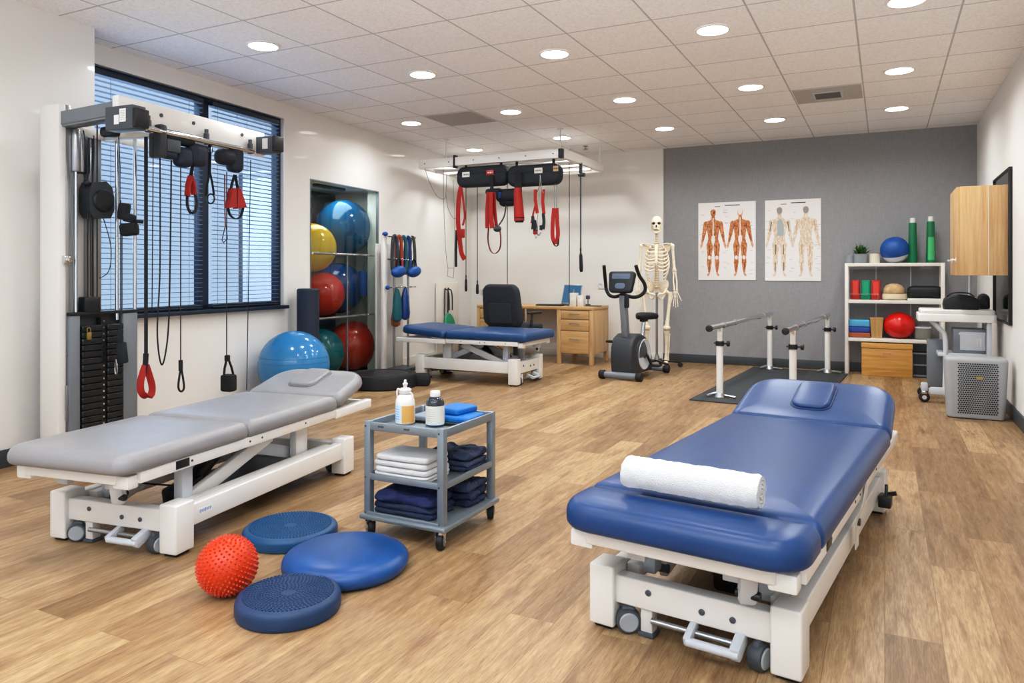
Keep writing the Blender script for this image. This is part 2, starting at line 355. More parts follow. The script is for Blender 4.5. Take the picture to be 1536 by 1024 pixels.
def Lw(x, y, z=0.):     # window-wall axes (x out of the wall, y along it away from the camera)
    return Vector((-2.79+x*cos(LW)+y*sin(LW), 4.95-x*sin(LW)+y*cos(LW), z))
MLW = Matrix.Translation((-2.79, 4.95, 0)) @ Matrix.Rotation(-LW, 4, 'Z')
MRM = Matrix.Rotation(-A, 4, 'Z')
def xf(b, M): b.v = [tuple(M @ Vector(p)) for p in b.v]; return b
# ------------------------------------------------------------------ the room
RC = (4.81, 7.655); BLC = (-.577, 10.373)
def rw(t, o=0.): return (RC[0]-VX*t-UX*o, RC[1]-VY*t-UY*o)       # along the right wall toward the camera, o = out into the room
PA = radians(21.2); PX, PY = -2.623, 4.65
MPL = Matrix.Translation((PX, PY, 0)) @ Matrix.Rotation(-PA, 4, 'Z')
uB = lambda x, y: (x*UX+y*UY, x*VX+y*VY)
u0, v0 = uB(*BLC); u1, _ = uB(*RC); ua, _ = uB(1.87, 9.14)
out_ = [R(u0-.4, v0+.12), R(u1+.12, v0+.12), R(u1+.12, v0-9.), tuple((MPL @ Vector((-.28, -7.2, 0)))[:2]), tuple((MPL @ Vector((-.28, -.2, 0)))[:2]), tuple(Lw(-.14, -1.0)[:2]), tuple(Lw(-.14, 2.21)[:2]), tuple(Lw(-.83, 2.21)[:2]), tuple(Lw(-.83, 5.9)[:2])][::-1]
b = B(); b.poly(out_, -.08, 0.); struct('floor', b, 'floor')
b = B(); b.poly(out_, CEIL, CEIL+.08); struct('ceiling', b, 'ceil')
# back wall, in room axes
b = B(); b.box(((u0+ua)/2-.15, v0+.06, CEIL/2), (ua-u0+.3, .12, CEIL)); struct('wall_back', xf(b, MRM), 'white')
b = B(); b.box(((ua+u1)/2+.06, v0+.06, CEIL/2), (u1-ua+.12, .12, CEIL)); o = struct('wall_back_accent', xf(b, MRM), 'accent')
b = B(); b.box((u1+.06, v0-4.5, CEIL/2), (.12, 9., CEIL)); struct('wall_right', xf(b, MRM), 'wallR')
b = B(); b.box(((ua+u1)/2, v0-.008, .05), (u1-ua, .016, .1), .003); struct('baseboard_back', xf(b, MRM), 'skirt')
b = B(); b.box(((ua+u0)/2, v0-.008, .045), (ua-u0, .016, .09), .003); struct('baseboard_back_white', xf(b, MRM), 'white2')
b = B(); b.box((u1-.008, v0-4.5, .05), (.016, 9., .1), .003); struct('baseboard_right', xf(b, MRM), 'skirt')
# window wall with its window opening and its alcove opening
WY0, WY1, WZ0, WZ1 = -.75, 1.91, .775, 2.485
NY0, NY1, NZ = 2.28, 3.48, 1.985
T = .14
b = B()
def wbox(y0, y1, z0, z1, x0=-T, x1=0.): b.box(((x0+x1)/2, (y0+y1)/2, (z0+z1)/2), (x1-x0, y1-y0, z1-z0))
wbox(-1.2, WY0, 0, CEIL); wbox(WY0, WY1, 0, WZ0); wbox(WY0, WY1, WZ1, CEIL); wbox(WY1, NY0, 0, CEIL); wbox(NY0, NY1, NZ, CEIL); wbox(NY1, 5.95, 0, CEIL)
struct('wall_left', xf(b, MLW), 'white')
b = B(); wbox(NY0-.05, 3.81, 0, 2.06, -.82, -.76); struct('wall_alcove_back', xf(b, MLW), 'alcove')
b = B(); wbox(3.75, 3.81, 0, 2.06, -.76, -T); wbox(NY0-.06, NY0, 0, 2.06, -.76, -T); wbox(NY0-.06, 3.81, NZ+.02, 2.08, -.76, -T); struct('wall_alcove_sides', xf(b, MLW), 'white')
for y0, y1 in ((WY1-.0, NY0-.01), (NY1+.01, 5.84)):
    b = B(); wbox(y0, y1, 0, .09, 0, .014); struct('baseboard_left', xf(b, MLW), 'white2')
# pilaster in front of the window wall
PA = radians(21.2); PX, PY = -2.623, 4.65
MPL = Matrix.Translation((PX, PY, 0)) @ Matrix.Rotation(-PA, 4, 'Z')
b = B(); b.box((-.14, -3.6, CEIL/2), (.28, 7.2, CEIL)); struct('wall_left_front', xf(b, MPL), 'white')
b = B(); b.box((.008, -3.6, .05), (.016, 7.2, .1), .003); struct('baseboard_left_front', xf(b, MPL), 'skirt')

# window: frame, two glazed lights, two venetian blinds
wf = thing('window_1', 'x', 'window', Lw(0, 0), -LW); del wf['category']; del wf['label']; wf['kind'] = 'structure'
MY = 1.0
b = B(); fx = -.075
def fb(y0, y1, z0, z1, x0=fx-.03, x1=fx+.035): b.box(((x0+x1)/2, (y0+y1)/2, (z0+z1)/2), (x1-x0, y1-y0, z1-z0), .003)
fb(WY0, WY1, WZ1-.055, WZ1); fb(WY0, WY1, WZ0, WZ0+.06); fb(WY1-.05, WY1, WZ0, WZ1); fb(WY0, WY0+.05, WZ0, WZ1); fb(MY-.045, MY+.045, WZ0, WZ1)
struct('window_frame', b, 'navyframe', wf)
b = B(); b.box((-.02, (WY0+WY1)/2, WZ0+.005), (.16, WY1-WY0-.004, .03), .004); struct('window_sill', b, 'navyframe', wf)
for y0, y1 in ((WY0+.05, MY-.045), (MY+.045, WY1-.05)):
    b = B(); b.box((fx-.01, (y0+y1)/2, (WZ0+WZ1)/2), (.006, y1-y0, WZ1-WZ0-.11)); struct('window_pane', b, 'glassw', wf)
for i, (y0, y1, lab) in enumerate(((WY0+.06, MY-.05, 'navy venetian blind behind the white cable machine, near half of the window'), (MY+.05, WY1-.06, 'navy venetian blind on the far half of the window, next to the ball alcove'))):
    t = thing('venetian_blind', lab, 'blind', Lw(-.012, (y0+y1)/2, WZ0+.03), -LW, 'venetian blinds in the window'); w = y1-y0
    b = B(); b.box((0, 0, WZ1-WZ0-.075), (.03, w, .035), .003); part('head_rail', b, 'navyframe', t)
    b = B(); z = .03; top = WZ1-WZ0-.1
    n = 46
    for k in range(n):
        zz = .025+(top-.025)*k/(n-1)
        b.box((0, 0, zz), (.026, w-.01, .0014), 0, (0, radians(-9), 0))
    part('slats', b, 'slat', t)
    b = B(); b.box((0, 0, .006), (.026, w-.01, .012), .003); part('bottom_rail', b, 'navyframe', t)
    b = B()
    for q in (-.42, 0., .42): b.cyl((.0, q*w, .0), (.0, q*w, top+.02), .0012, seg=6)
    part('ladder_cord', b, 'navyframe', t)

# alcove glazing: frame, two panes, two chrome ball rails
ag = thing('window_2', 'x', 'window', Lw(0, 0), -LW); del ag['category']; del ag['label']; ag['kind'] = 'structure'
b = B()
for y0, y1, z0, z1 in ((NY0, NY1, NZ-.012, NZ), (NY0, NY0+.01, 0, NZ), (NY1-.01, NY1, 0, NZ), (NY0, NY1, 0, .03)): b.box((-.01, (y0+y1)/2, (z0+z1)/2), (.03, y1-y0, z1-z0))
struct('glazing_frame', b, 'alum', ag)
NM = 2.9
for y0, y1 in ((NY0+.01, NM-.003), (NM+.003, NY1-.01)):
    b = B(); b.box((-.008, (y0+y1)/2, NZ/2+.01), (.006, y1-y0, NZ-.045)); struct('glazing_pane', b, 'glass', ag)
b = B(); b.box((-.008, NM, .64), (.012, .012, 1.25)); struct('glazing_post', b, 'alum', ag)
br = thing('ball_rack', 'chrome two-rail rack holding the exercise balls inside the glazed alcove', 'rack', Lw(-.03, (NY0+NY1)/2, 0), -LW)
for z in (1.275, .64):
    b = B(); L = NY1-NY0
    b.cyl((.055, -L/2+.01, z), (.055, L/2-.01, z), .012, seg=14)
    for q in (-.42, -.22, .3, .46): b.cyl((.055, q*L-.012, z), (.055, q*L+.012, z), .017, seg=12)
    part('front_rail', b, 'chrome', br)
    b = B(); b.cyl((-.62, -L/2+.01, z), (-.62, L/2+.25, z), .012, seg=12); part('rear_rail', b, 'chrome', br)
for lx, ly, z, r, m, nm, lab in ((-.405, 3.40, 1.585, .312, 'ballblue', 'exercise_ball', 'big blue exercise ball on the top rail of the alcove'),
        (-.32, 2.73, 1.344, .25, 'ballyel', 'exercise_ball', 'yellow exercise ball at the near side of the alcove'),
        (-.25, 2.818, .866, .227, 'ballred', 'exercise_ball', 'red exercise ball directly under the yellow ball'),
        (-.43, 3.335, .917, .28, 'ballnavy', 'exercise_ball', 'dark blue exercise ball in the middle of the alcove behind the blue foam roll'),
        (-.324, 3.46, .275, .275, 'ballred', 'exercise_ball', 'large red exercise ball on the alcove floor'),
        (-.28, 2.80, .258, .258, 'ballteal', 'exercise_ball', 'teal exercise ball on the alcove floor behind the light blue ball')):
    b = B(); t = thing(nm, lab, 'exercise ball', Lw(lx, ly, z-r), -LW, 'exercise balls in the alcove')
    b.ball((0, 0, r), r, 40, 20)
    part('ball_shell', b, m, t)
    b = B(); b.cyl((r*.97*.8, -r*.97*.5, r*1.3), (r*1.0*.8, -r*1.0*.5, r*1.31), .012); part('air_plug', b, 'white2', t)
b = B(); b.cyl((0, 0, 0), (0, 0, .27), .045, bev=.008, seg=20); b.tube([(0, 0, .26), (.0, .0, .36)], .004)
solo('foam_roll', b, 'blueband', 'narrow blue foam roll hanging at the far side of the alcove', 'foam roll', Lw(-.09, 3.31, .835), -LW)
# light blue ball and upright mat roll by the wall
b = B(); t = thing('exercise_ball', 'light blue exercise ball on the floor beside the window wall', 'exercise ball', FL(441, 600), 0)
t.location = (-1.85, 6.28, 0); MW[t.name] = Matrix.Translation((-1.85, 6.28, 0))
b.ball((0, 0, .297), .297, 48, 24); part('ball_shell', b, 'ballsky', t)
b = B()
for k in (-2, -1, 1, 2):
    a = k*.14; b.lathe([(.297*cos(a)+.0008, .297+.297*sin(a)-.004), (.297*cos(a)+.002, .297+.297*sin(a)), (.297*cos(a)+.0008, .297+.297*sin(a)+.004)], 48, caps=False)
part('moulded_ring', b, 'ballsky', t)
p = P(462, 433, 6.75); t = thing('rolled_mat', 'dark navy rolled exercise mat standing upright behind the light blue ball', 'mat', (p.x, p.y, 0), 0)
b = B(); b.lathe([(.085, 0), (.1, .01), (.1, p.z-.01), (.092, p.z)], 32); part('roll', b, mat('slate_navy_foam', '#222D40', .6), t)
b = B(); b.tube([((.02+.0042*k*.5)*cos(k*.5), (.02+.0042*k*.5)*sin(k*.5), p.z+.001) for k in range(34)], .002, 5); part('roll_end', b, 'char', t)

# ceiling fittings
rows = {'front': [(634, 111), (832, 80), (1069, 44), (1360, 0)], 'middle': [(617, 184), (766, 167), (937, 149), (1126, 130), (1349, 105)], 'back': [(712, 224), (843, 206), (997, 192), (1162, 179), (1345, 162)]}
nth = ['first from the window side', 'second from the window side', 'third from the window side', 'fourth from the window side', 'fifth and last, by the right wall']
lights = [((395, 68), 'round recessed downlight nearest the window blinds, alone ahead of the rows')]
for r, pts in rows.items():
    for i, q in enumerate(pts): lights.append((q, 'round recessed downlight in the %s row, %s' % (r, nth[i] if i < len(pts)-1 else 'last one toward the right wall')))
LP = [(CE(*q), lab) for q, lab in lights]
def lamp(x, y, e, par=None, col=(1., .97, .93)):
    l = bpy.data.lights.new('downlight_lamp', 'AREA'); l.shape = 'DISK'; l.size = .17; l.energy = e; l.color = col; l.spread = radians(160)
    o = bpy.data.objects.new('downlight_lamp', l); COL.objects.link(o)
    if par: o.parent = par; o.location = (0, 0, -.016)
    else: o.location = (x, y, CEIL-.02)
LE = 9.
for p, lab in LP:
    t = thing('ceiling_downlight', lab, 'ceiling light', (p.x, p.y, CEIL), 0, 'recessed ceiling downlights')
    b = B(); b.lathe([(.094, -.001), (.112, -.001), (.112, -.006), (.098, -.011), (.094, -.009)], 40, caps=False); part('trim_ring', b, 'trim', t)
    b = B(); b.lathe([(.0, -.009), (.095, -.009), (.095, -.004), (0., -.004)], 40, caps=False); part('diffuser', b, 'diff', t)
    lamp(p.x, p.y, LE, t)
for u, v in ((-.98, 3.2), (.1, 3.2), (-2.06, 3.2), (-3.2, 1.7), (-2.06, 1.65), (-.98, 1.65), (.1, 1.65), (-3.2, .1), (-2.06, .1), (-.98, .1), (.1, .1)):
    x, y = R(u, v)
    t = thing('ceiling_downlight', 'round recessed downlight of the rows over the camera, outside the picture', 'ceiling light', (x, y, CEIL), 0, 'recessed ceiling downlights overhead')
    b = B(); b.lathe([(.094, -.001), (.112, -.001), (.112, -.006), (.098, -.011), (.094, -.009)], 24, caps=False); part('trim_ring', b, 'trim', t)
    b = B(); b.lathe([(.0, -.009), (.095, -.009), (.095, -.004), (0., -.004)], 24, caps=False); part('diffuser', b, 'diff', t)
    lamp(x, y, LE*.45, t)
def tile_at(px, py):
    p = CE(px, py); u, v = uB(p.x, p.y); Tt = .5555
    u = .398+(math.floor((u-.398)/Tt)+.5)*Tt; v = 4.955+(math.floor((v-4.955)/Tt)+.5)*Tt
    return R(u, v)
x, y = tile_at(690, 174); t = thing('ceiling_vent', 'perforated square vent panel in the ceiling left of the hanging frame', 'vent', (x, y, CEIL), -A)
b = B(); b.box((0, 0, -.003), (.53, .53, .006)); part('vent_panel', b, mat('vent_panel_grey', '#C6C3C0', .8), t)
b = B()
for i in range(18):
    for j in range(18):
        b.box((-.24+.48*i/17, -.24+.48*j/17, -.0066), (.013, .013, .001))
part('perforation', b, mat('vent_hole', '#8E8B89', .9), t)
x, y = tile_at(1245, 141); t = thing('ceiling_vent', 'grey return air panel with a small louvred grille near the back wall', 'vent', (x, y, CEIL), -A)
b = B(); b.box((0, 0, -.003), (.53, .53, .006)); part('vent_panel', b, mat('return_panel', '#B9B6B3', .8), t)
b = B(); b.box((0, 0, -.008), (.24, .24, .008), .002); part('grille_frame', b, mat('grille_frame', '#C9C6C3', .7), t)
b = B()
for i in range(9): b.box((0, -.095+.19*i/8, -.013), (.2, .014, .003), 0, (radians(35), 0, 0))
part('louvre', b, mat('grille_louvre', '#7D7B7A', .7), t)
p = CE(97, 32); t = thing('ceiling_sensor', 'tiny white sensor at the ceiling edge above the cable machine column', 'sensor', (p.x+.03, p.y-.01, CEIL), 0)
b = B(); b.lathe([(.02, 0), (.02, -.008), (.012, -.016), (0, -.018)], 20, caps=False); part('sensor_body', b, 'white2', t)
p = CE(877, 221); t = thing('sprinkler_head', 'small sprinkler head in the ceiling behind the hanging frame', 'sprinkler', (p.x, p.y-.1, CEIL), 0)
b = B(); b.lathe([(.03, 0), (.03, -.005), (.01, -.01), (.01, -.04), (.028, -.042), (.028, -.047), (0, -.05)], 16, caps=False); part('sprinkler_body', b, 'steel', t)

# small lamp fixed under the alcove top
t = thing('alcove_lamp', 'small dark strip lamp under the top of the ball alcove', 'lamp', tuple(Lw(-.3, 3.0, NZ+.02)), -LW)
b = B(); b.box((0, 0, -.015), (.06, .5, .03), .006); part('lamp_body', b, 'char', t)
l = bpy.data.lights.new('alcove_light', 'AREA'); l.shape = 'RECTANGLE'; l.size = .3; l.size_y = .7; l.energy = 5.5; l.color = (1., .97, .92)
o = bpy.data.objects.new('alcove_light', l); COL.objects.link(o); o.parent = t; o.location = (0, 0, -.033)
# ------------------------------------------------------------------ treatment tables
def caster(t, x, y, r=.036, rz=0., nm='caster'):
    Mx = Matrix.Translation((x, y, 0)) @ Matrix.Rotation(rz, 4, 'Z')
    b = B(); b.cyl((-.021, 0, r), (.021, 0, r), r, seg=28, bev=.008)
    w = part(nm, xf(b, Mx), 'tyre', t)
    for s in (-1, 1):
        b = B(); b.cyl((s*.021, 0, r), (s*.0245, 0, r), r*.78, r*.68, seg=24); part('hub_cap', xf(b, Mx), 'hub', w)
    b = B(); b.cyl((0, 0, r), (0, 0, r*2.3), .008, seg=10); b.box((0, .0, r*1.75), (.02, .04, r*.9), .006)
    part('caster_fork', xf(b, Mx), 'dgrey', w); MW[w.name] = MW[t.name]
def cushion(t, hx, y0, y1, z0, z1, vinyl, rc=(.02, .02), rt=.045, tilt=0., nm='cushion', piv=None, crown=.008, taper=0.):
    cy, hy = (y0+y1)/2, (y1-y0)/2
    def out(i):
        a, bq = hx-i, hy-i; p = []
        for sx, sy, st, r in ((1, 1, 0, rc[1]), (-1, 1, pi/2, rc[1]), (-1, -1, pi, rc[0]), (1, -1, 3*pi/2, rc[0])):
            q = max(min(r-i, a*.98, bq*.98), .004)
            for k in range(8):
                tt = st+pi/2*k/7; x = sx*(a-q)+q*cos(tt); y = sy*(bq-q)+q*sin(tt)
                p.append((x*(1-taper*(y+hy)/(2*hy)), cy+y))
        return p
    M = None
    if tilt:
        pz = z0; py = y0 if piv is None else piv
        M = Matrix.Translation((0, py, pz)) @ Matrix.Rotation(tilt, 4, 'X') @ Matrix.Translation((0, -py, -pz))
    b = B(); b.slab(out, z0, z1, .022, rt, crown, M)
    o = part(nm, b, vinyl, t); return o, M
def treatment_table(lab, loc, rz, L, W, PW, yn, seams, head, zb, zt, hp, vinyl, rc=.08, metal='white', tilt=radians(18), plug=True, logo=False, near_pedal=True):
    t = thing('treatment_table', lab, 'treatment table', loc, rz, 'height-adjustable treatment tables')
    hW, hL = W/2, L/2
    pw, pd = .082, .098
    for sx in (-1, 1):
        for sy in (-1, 1):
            b = B(); b.box((sx*(hW-pw/2), sy*(hL-pd/2), .012+(hp-.012)/2), (pw, pd, hp-.012), .007, seg=3)
            q = part('foot_post', b, metal, t)
            b = B(); b.box((sx*(hW-pw/2), sy*(hL-pd/2), .007), (pw*.72, pd*.72, .014), .004); part('foot_pad', b, 'black', q)
    z1, z0 = hp*.86, hp*.43; zc, zh = (z0+z1)/2, z1-z0
    for sy in (-1, 1):
        b = B(); b.box((0, sy*(hL-.045), zc), (W-2*pw+.01, .052, zh), .006, seg=3); r = part('end_rail', b, metal, t)
        for q in (-.27, .08, .27):
            b = B(); b.lathe([(.0, .0), (.009, 0), (.009, .003), (.006, .005), (0, .0055)], 14, (q*(W-.16), sy*(hL-.0185), zc+.012*(1 if q < 0 else -.3)), (0, sy, 0)); part('bolt', b, 'dgrey', r)
    for sx in (-1, 1):
        b = B(); b.box((sx*(hW-.04), 0, zc+.005), (.05, L-2*pd+.02, zh), .006, seg=3); r = part('side_rail', b, metal, t)
        b = B(); b.box((sx*(hW-.09), 0, zc+.02), (.045, L-.25, zh*.55), .004); part('inner_rail', b, 'white2', r)
        if logo and sx > 0:
            b = B(); b.box((sx*(hW-.0145), -hL+.175, zc+.006), (.001, .085, .026)); part('logo_sticker', b, 'sticker', r)
            b = B()
            for k in range(7):
                b.box((sx*(hW-.0138), -hL+.145+.0095*k, zc+.008), (.001, .006, .014 if k in (0, 3) else .010), 0)
            part('logo_mark', b, 'inkblue', r)
    # casters, crossbar and pedal
    for sx in (-1, 1):
        caster(t, sx*(hW-pw-.035), -hL+.03, .037, rz=radians(-58 if sx < 0 else -14)); caster(t, sx*(hW-pw-.035), hL-.03, .037, rz=radians(-8))
    for sy in (-1, 1):
        b = B(); y = sy*(hL-.02)
        b.cyl((-hW+.2, y+.01*sy, .062), (hW-.16, y+.01*sy, .062), .009, seg=14)
        part('pedal_bar', b, 'steel', t)
        b = B(); xx = -hW+.175
        b.box((xx, y-.03*sy, .055), (.038, .04, .09), .004); part('jack_foot', b, 'white2', t)
        b = B(); b.box((xx, y-.03*sy, .008), (.05, .055, .014), .004); part('jack_pad', b, 'dgrey', t)
        b = B(); x1 = hW-.215
        b.cyl((x1-.085, y+.05*sy, .052), (x1+.06, y+.05*sy, .052), .0125, seg=16)
        b.bar((x1-.085, y+.055*sy, .05), (x1-.085, y-.02*sy, .078), .022, .03, .006); b.bar((x1+.05, y+.055*sy, .052), (x1+.05, y-.02*sy, .078), .03, .042, .006)
        part('brake_pedal', b, 'lgrey', t)
    # lifting gear
    zt0 = zb-.05
    for sx in (-1, 1):
        b = B(); xx = sx*(hW-.15)
        b.bar((xx, -hL+.22, z1-.03), (xx, .12, zt0-.01), .03, .062, .006); r = part('lift_arm', b, metal, t)
        for q in ((-hL+.22, z1-.03), (.12, zt0-.01)):
            b = B(); b.cyl((xx-sx*.02, q[0], q[1]), (xx+sx*.024, q[0], q[1]), .014, seg=14); part('pivot_pin', b, 'dgrey', r)
        b = B(); xx = sx*(hW-.19)
        b.bar((xx, hL-.24, z1-.03), (xx, -.1, zt0-.01), .03, .06, .006); part('lift_arm', b, 'lgrey', t)
        b = B(); xx = sx*(hW-.13)
        b.box((xx, -hL+.18, (z1+zt0)/2), (.045, .06, max(.03, zt0-z1+.06)), .006); part('lift_bracket', b, 'lgrey', t)
        b = B(); b.box((xx-sx*.015, hL-.3, (z1+zt0)/2+.01), (.04, .1, max(.03, zt0-z1+.06)), .006); part('lift_bracket', b, metal, t)
    b = B(); b.bar((0.02, -hL+.35, z0+.03), (0.02, -.02, zt0-.02), .055, .055, .012); b.bar((0.02, -hL+.28, z0+.03), (.02, -hL+.45, z0+.06), .085, .085, .015); part('motor_housing', b, 'blackp', t)
    b = B(); b.cyl((.02, -.04, zt0-.03), (.02, .3, zt0-.01), .014, seg=14); part('piston_rod', b, 'chrome', t)
    b = B(); b.tube([(.05, -hL+.3, z1), (-.05, -hL+.2, z1+.03), (-.12, -hL+.16, z1+.05), (-.1, -hL+.35, zt0)], .004, 6, sub=6); part('power_cable', b, 'cable', t)
    b = B(); b.box((0, .2, z0-.005), (W-.2, L*.45, .02), .004); part('base_tray', b, 'dgrey', t)
    # carrying frame under the pads
    ye = seams[-1]; hx = PW/2-.035
    for sx in (-1, 1):
        b = B(); b.box((sx*hx, (yn+.09+ye)/2, zb-.022), (.04, ye-yn-.10, .044), .005); r = part('pad_rail', b, metal, t)
        for q in (.25, .5, .56, .8):
            b = B(); b.cyl((sx*(hx+.019), yn+(ye-yn)*q, zb-.02), (sx*(hx+.022), yn+(ye-yn)*q, zb-.02), .005, seg=10); part('bolt', b, 'dgrey', r)
        b = B(); b.box((sx*hx*.98, ye+head*.52, zb-.03), (.045, head*1.02, .05), .008, seg=3); part('head_rail', b, metal, t)
        b = B(); b.bar((sx*(hx-.07), ye+head*.35, zb-.015), (sx*(hx-.07), ye+head*.6, zb+head*.6*sin(tilt)*.9), .022, .014, .003); part('head_strut', b, 'steel', t)
    b = B(); b.box((0, yn+.065, zb-.022), (PW-.16, .04, .044), .006, seg=3)
    for sx in (-1, 1): b.box((sx*(hx-.03), yn+.075, zb-.034), (.075, .05, .05), .008)
    part('end_frame', b, metal, t)
    b = B(); b.box((0, yn+.16, zb-.055), (PW*.52, .03, .05), .004)
    for sx in (-1, 1): b.box((sx*PW*.2, yn+.13, zb-.062), (.055, .03, .05), .004)
    part('cross_bar', b, 'lgrey', t)
    b = B(); b.bar((PW*.27, yn+.10, zb-.03), (PW*.25, yn+.13, zb-.135), .05, .04, .012); part('tilt_lever', b, 'lgrey', t)
    b = B(); b.cyl((PW*.26-.032, yn+.118, zb-.11), (PW*.26+.032, yn+.118, zb-.11), .012, seg=14); part('lever_pin', b, 'blackp', t)
    b = B(); b.box((hx+.0205, yn+.3*(ye-yn)-.12, zb-.02), (.003, .07, .032), .001); part('control_panel', b, 'blackp', t)
    b = B(); hy = ye+head*1.02; b.box((0, hy-.02, zb-.03), (PW-.075, .03, .04), .006); part('head_cross_bar', b, metal, t)
    # pads
    y = yn
    for i, s in enumerate(seams):
        cushion(t, PW/2, y, s-.004, zb, zt, vinyl, (rc if i == 0 else .025, .025), .044, nm='cushion'); y = s
    o, M = cushion(t, PW/2, ye+.006, ye+head/cos(tilt), zb, zt-.006, vinyl, (.05, .14), .04, tilt, 'head_cushion', taper=.06, piv=ye)
    if plug:
        l = head/cos(tilt); cyy = ye+l*.55
        b = B(); b.slab(rrect(.092, l*.31, .055, cy=cyy), zt-.03, zt+.005, .004, .004, 0, M); g = part('face_hole_rim', b, 'bluegroove' if 'blue' in vinyl else 'greygroove', o)
        MW[o.name] = MW[t.name]
        b = B(); b.slab(rrect(.084, l*.29, .05, cy=cyy), zt-.03, zt+.02, .004, .014, .003, M); part('face_plug', b, vinyl, o)
    return t
tb = treatment_table('royal blue padded treatment table with the rolled white towel on it', (.976, 2.824, 0), -.585, 1.739, .622, .70, -1.02, [-.80, .641], .42, .335, .42, .195, 'bluev', rc=.12, tilt=radians(19))
tg = treatment_table('grey padded treatment table in front of the cable machine', (-1.366, 3.51, 0), -.324, 1.294, .638, .60, -.875, [-.188, .524], .37, .362, .435, .2, 'greyv', rc=.07, tilt=radians(15), logo=True)
tf = treatment_table('dark blue treatment table on white frame in front of the desk', (-.336, 7.574, 0), radians(90)-A, 1.16, .60, .70, -.70, [.2], .58, .43, .515, .26, 'bluefar', rc=.04, tilt=radians(4), plug=False)
# strap on the blue table's side rail
b = B(); b.strap([(.345, .0, .335), (.338, -.02, .27), (.318, -.03, .2), (.316, -.03, .11)], .06, .004, (0, 1, 0), sub=4); o = part('tie_strap', b, 'offw', tb)
b = B(); b.cyl((.317, -.03, .2), (.328, -.03, .2), .013, seg=16); part('strap_clip', b, 'dgrey', o)
b = B(); b.box((.325, .66, .1), (.05, .07, .05), .006); b.cyl((.33, .69, .12), (.365, .69, .13), .01, seg=12); b.bar((.33, .64, .12), (.33, .66, .17), .012, .02, .003); part('brake_lever', b, 'blackp', tb)

# rolled towel on the blue table
b = B(); pts = []; n = 90; Ltw = .40; rmax = .054
for k in range(n+1):
    th = k/n*2*pi*3.6; r = .008+(rmax-.008)*(k/n); pts.append((r*cos(th), r*sin(th)))
v = []; f = []; seg = 44; m_ = len(pts); th2 = .0095
inn = []
for k, (x, y) in enumerate(pts):
    r = hypot(x, y); a = atan2(y, x); rr = max(r-th2, .001); inn.append((rr*cos(a), rr*sin(a)))
loop = pts+inn[::-1]
random.seed(3)
for i in range(seg+1):
    xx = -Ltw/2+Ltw*i/seg; e = .93 if i in (0, seg) else 1.
    for j, (x, y) in enumerate(loop):
        g = 1+.05*noise.noise(Vector((xx*45, x*45, y*45)))+.035*noise.noise(Vector((xx*110, x*110, y*110))); v.append((xx+random.uniform(-.001, .001), x*e*g, y*e*g))
nl = len(loop)
for i in range(seg):
    for k in range(nl): f.append((i*nl+k, i*nl+(k+1) % nl, (i+1)*nl+(k+1) % nl, (i+1)*nl+k))
for e in (0, seg):
    for k in range(m_-1): f.append((e*nl+k, e*nl+k+1, e*nl+nl-2-k, e*nl+nl-1-k))
b.add(v, f)
q = MW[tb.name] @ Vector((0.0, -.835, .428+.053))
solo('rolled_towel', b, 'towel', 'rolled white terry towel lying across the blue treatment table', 'towel', tuple(q), rz=-radians(34))

# ------------------------------------------------------------------ balance cushions and spiky ball
def disc(lab, px, py, r, h, m, nub, dome=0., rz=0.):
    p = FL(px, py); t = thing('balance_cushion', lab, 'balance cushion', tuple(p), rz, 'air-filled balance cushions on the floor')
    b = B()
    if dome: prof = [(r*.86, 0), (r*.95, h*.1), (r*.995, h*.28), (r, h*.42), (r*.985, h*.56), (r*.94, h*.7), (r*.86, h*.82), (r*.72, h*.91), (r*.5, h*.97), (r*.25, h*.995), (0, h)]
    else: prof = [(r*.95, 0), (r*.985, h*.06), (r, h*.2), (r, h*.66), (r*.985, h*.82), (r*.95, h*.93), (r*.9, h*.985), (r*.8, h*1.01), (r*.5, h*.97), (0, h*.95)]
    b.lathe(prof, 72); s = part('shell', b, m, t)
    if nub:
        b = B(); ga = 0
        R_ = 17
        for i in range(3, R_):
            rr = r*.9*i/R_; n = int(2*pi*rr/(.0125))
            zz = h*.955+(h*.055)*min(1, max(0, (rr/r-.3)/.5))
            for k in range(n):
                a = 2*pi*k/n+i*.4; b.lathe([(.0042, -.001), (.0034, .0022), (0., .0034)], 5, (rr*cos(a), rr*sin(a), zz), caps=False)
        part('nubs', b, m, t)
disc('teal-blue nubbed balance cushion nearest the grey treatment table', 436, 806, .188, .054, 'discb', True)
disc('largest balance cushion, smooth blue dome next to the trolley', 519, 853, .228, .085, 'disco', False, 1.)
disc('dark navy nubbed balance cushion nearest the camera', 433, 914, .165, .058, 'discn', True)
p = FL(343, 898); p = Vector(((341-768)/1110*2.49, 2.49, 0)); r = .095
t = thing('spiky_massage_ball', 'orange-red spiky massage ball beside the blue balance cushions', 'massage ball', tuple(p), .4)
b = B(); b.ball((0, 0, r+.003), r, 48, 24); s = part('ball_shell', b, 'spike', t)
b = B(); n = 520
for i in range(n):
    z = 1-2*(i+.5)/n; a = i*pi*(3-sqrt(5)); q = sqrt(1-z*z); d = Vector((q*cos(a), q*sin(a), z))
    if d.z < -.93: continue
    b.lathe([(.0042, -.001), (.0026, .0042), (.0012, .0062), (0, .0066)], 6, Vector((0, 0, r+.003))+d*r, d, caps=False)
part('spikes', b, 'spike', t)

# ------------------------------------------------------------------ trolley
N = Vector((-.266, 2.87, 0)); TW, TD, TH = .384, .43, .475
tc = thing('service_trolley', 'grey metal three-tier trolley with towels and bottles', 'trolley', (N.x, N.y, 0), -A)
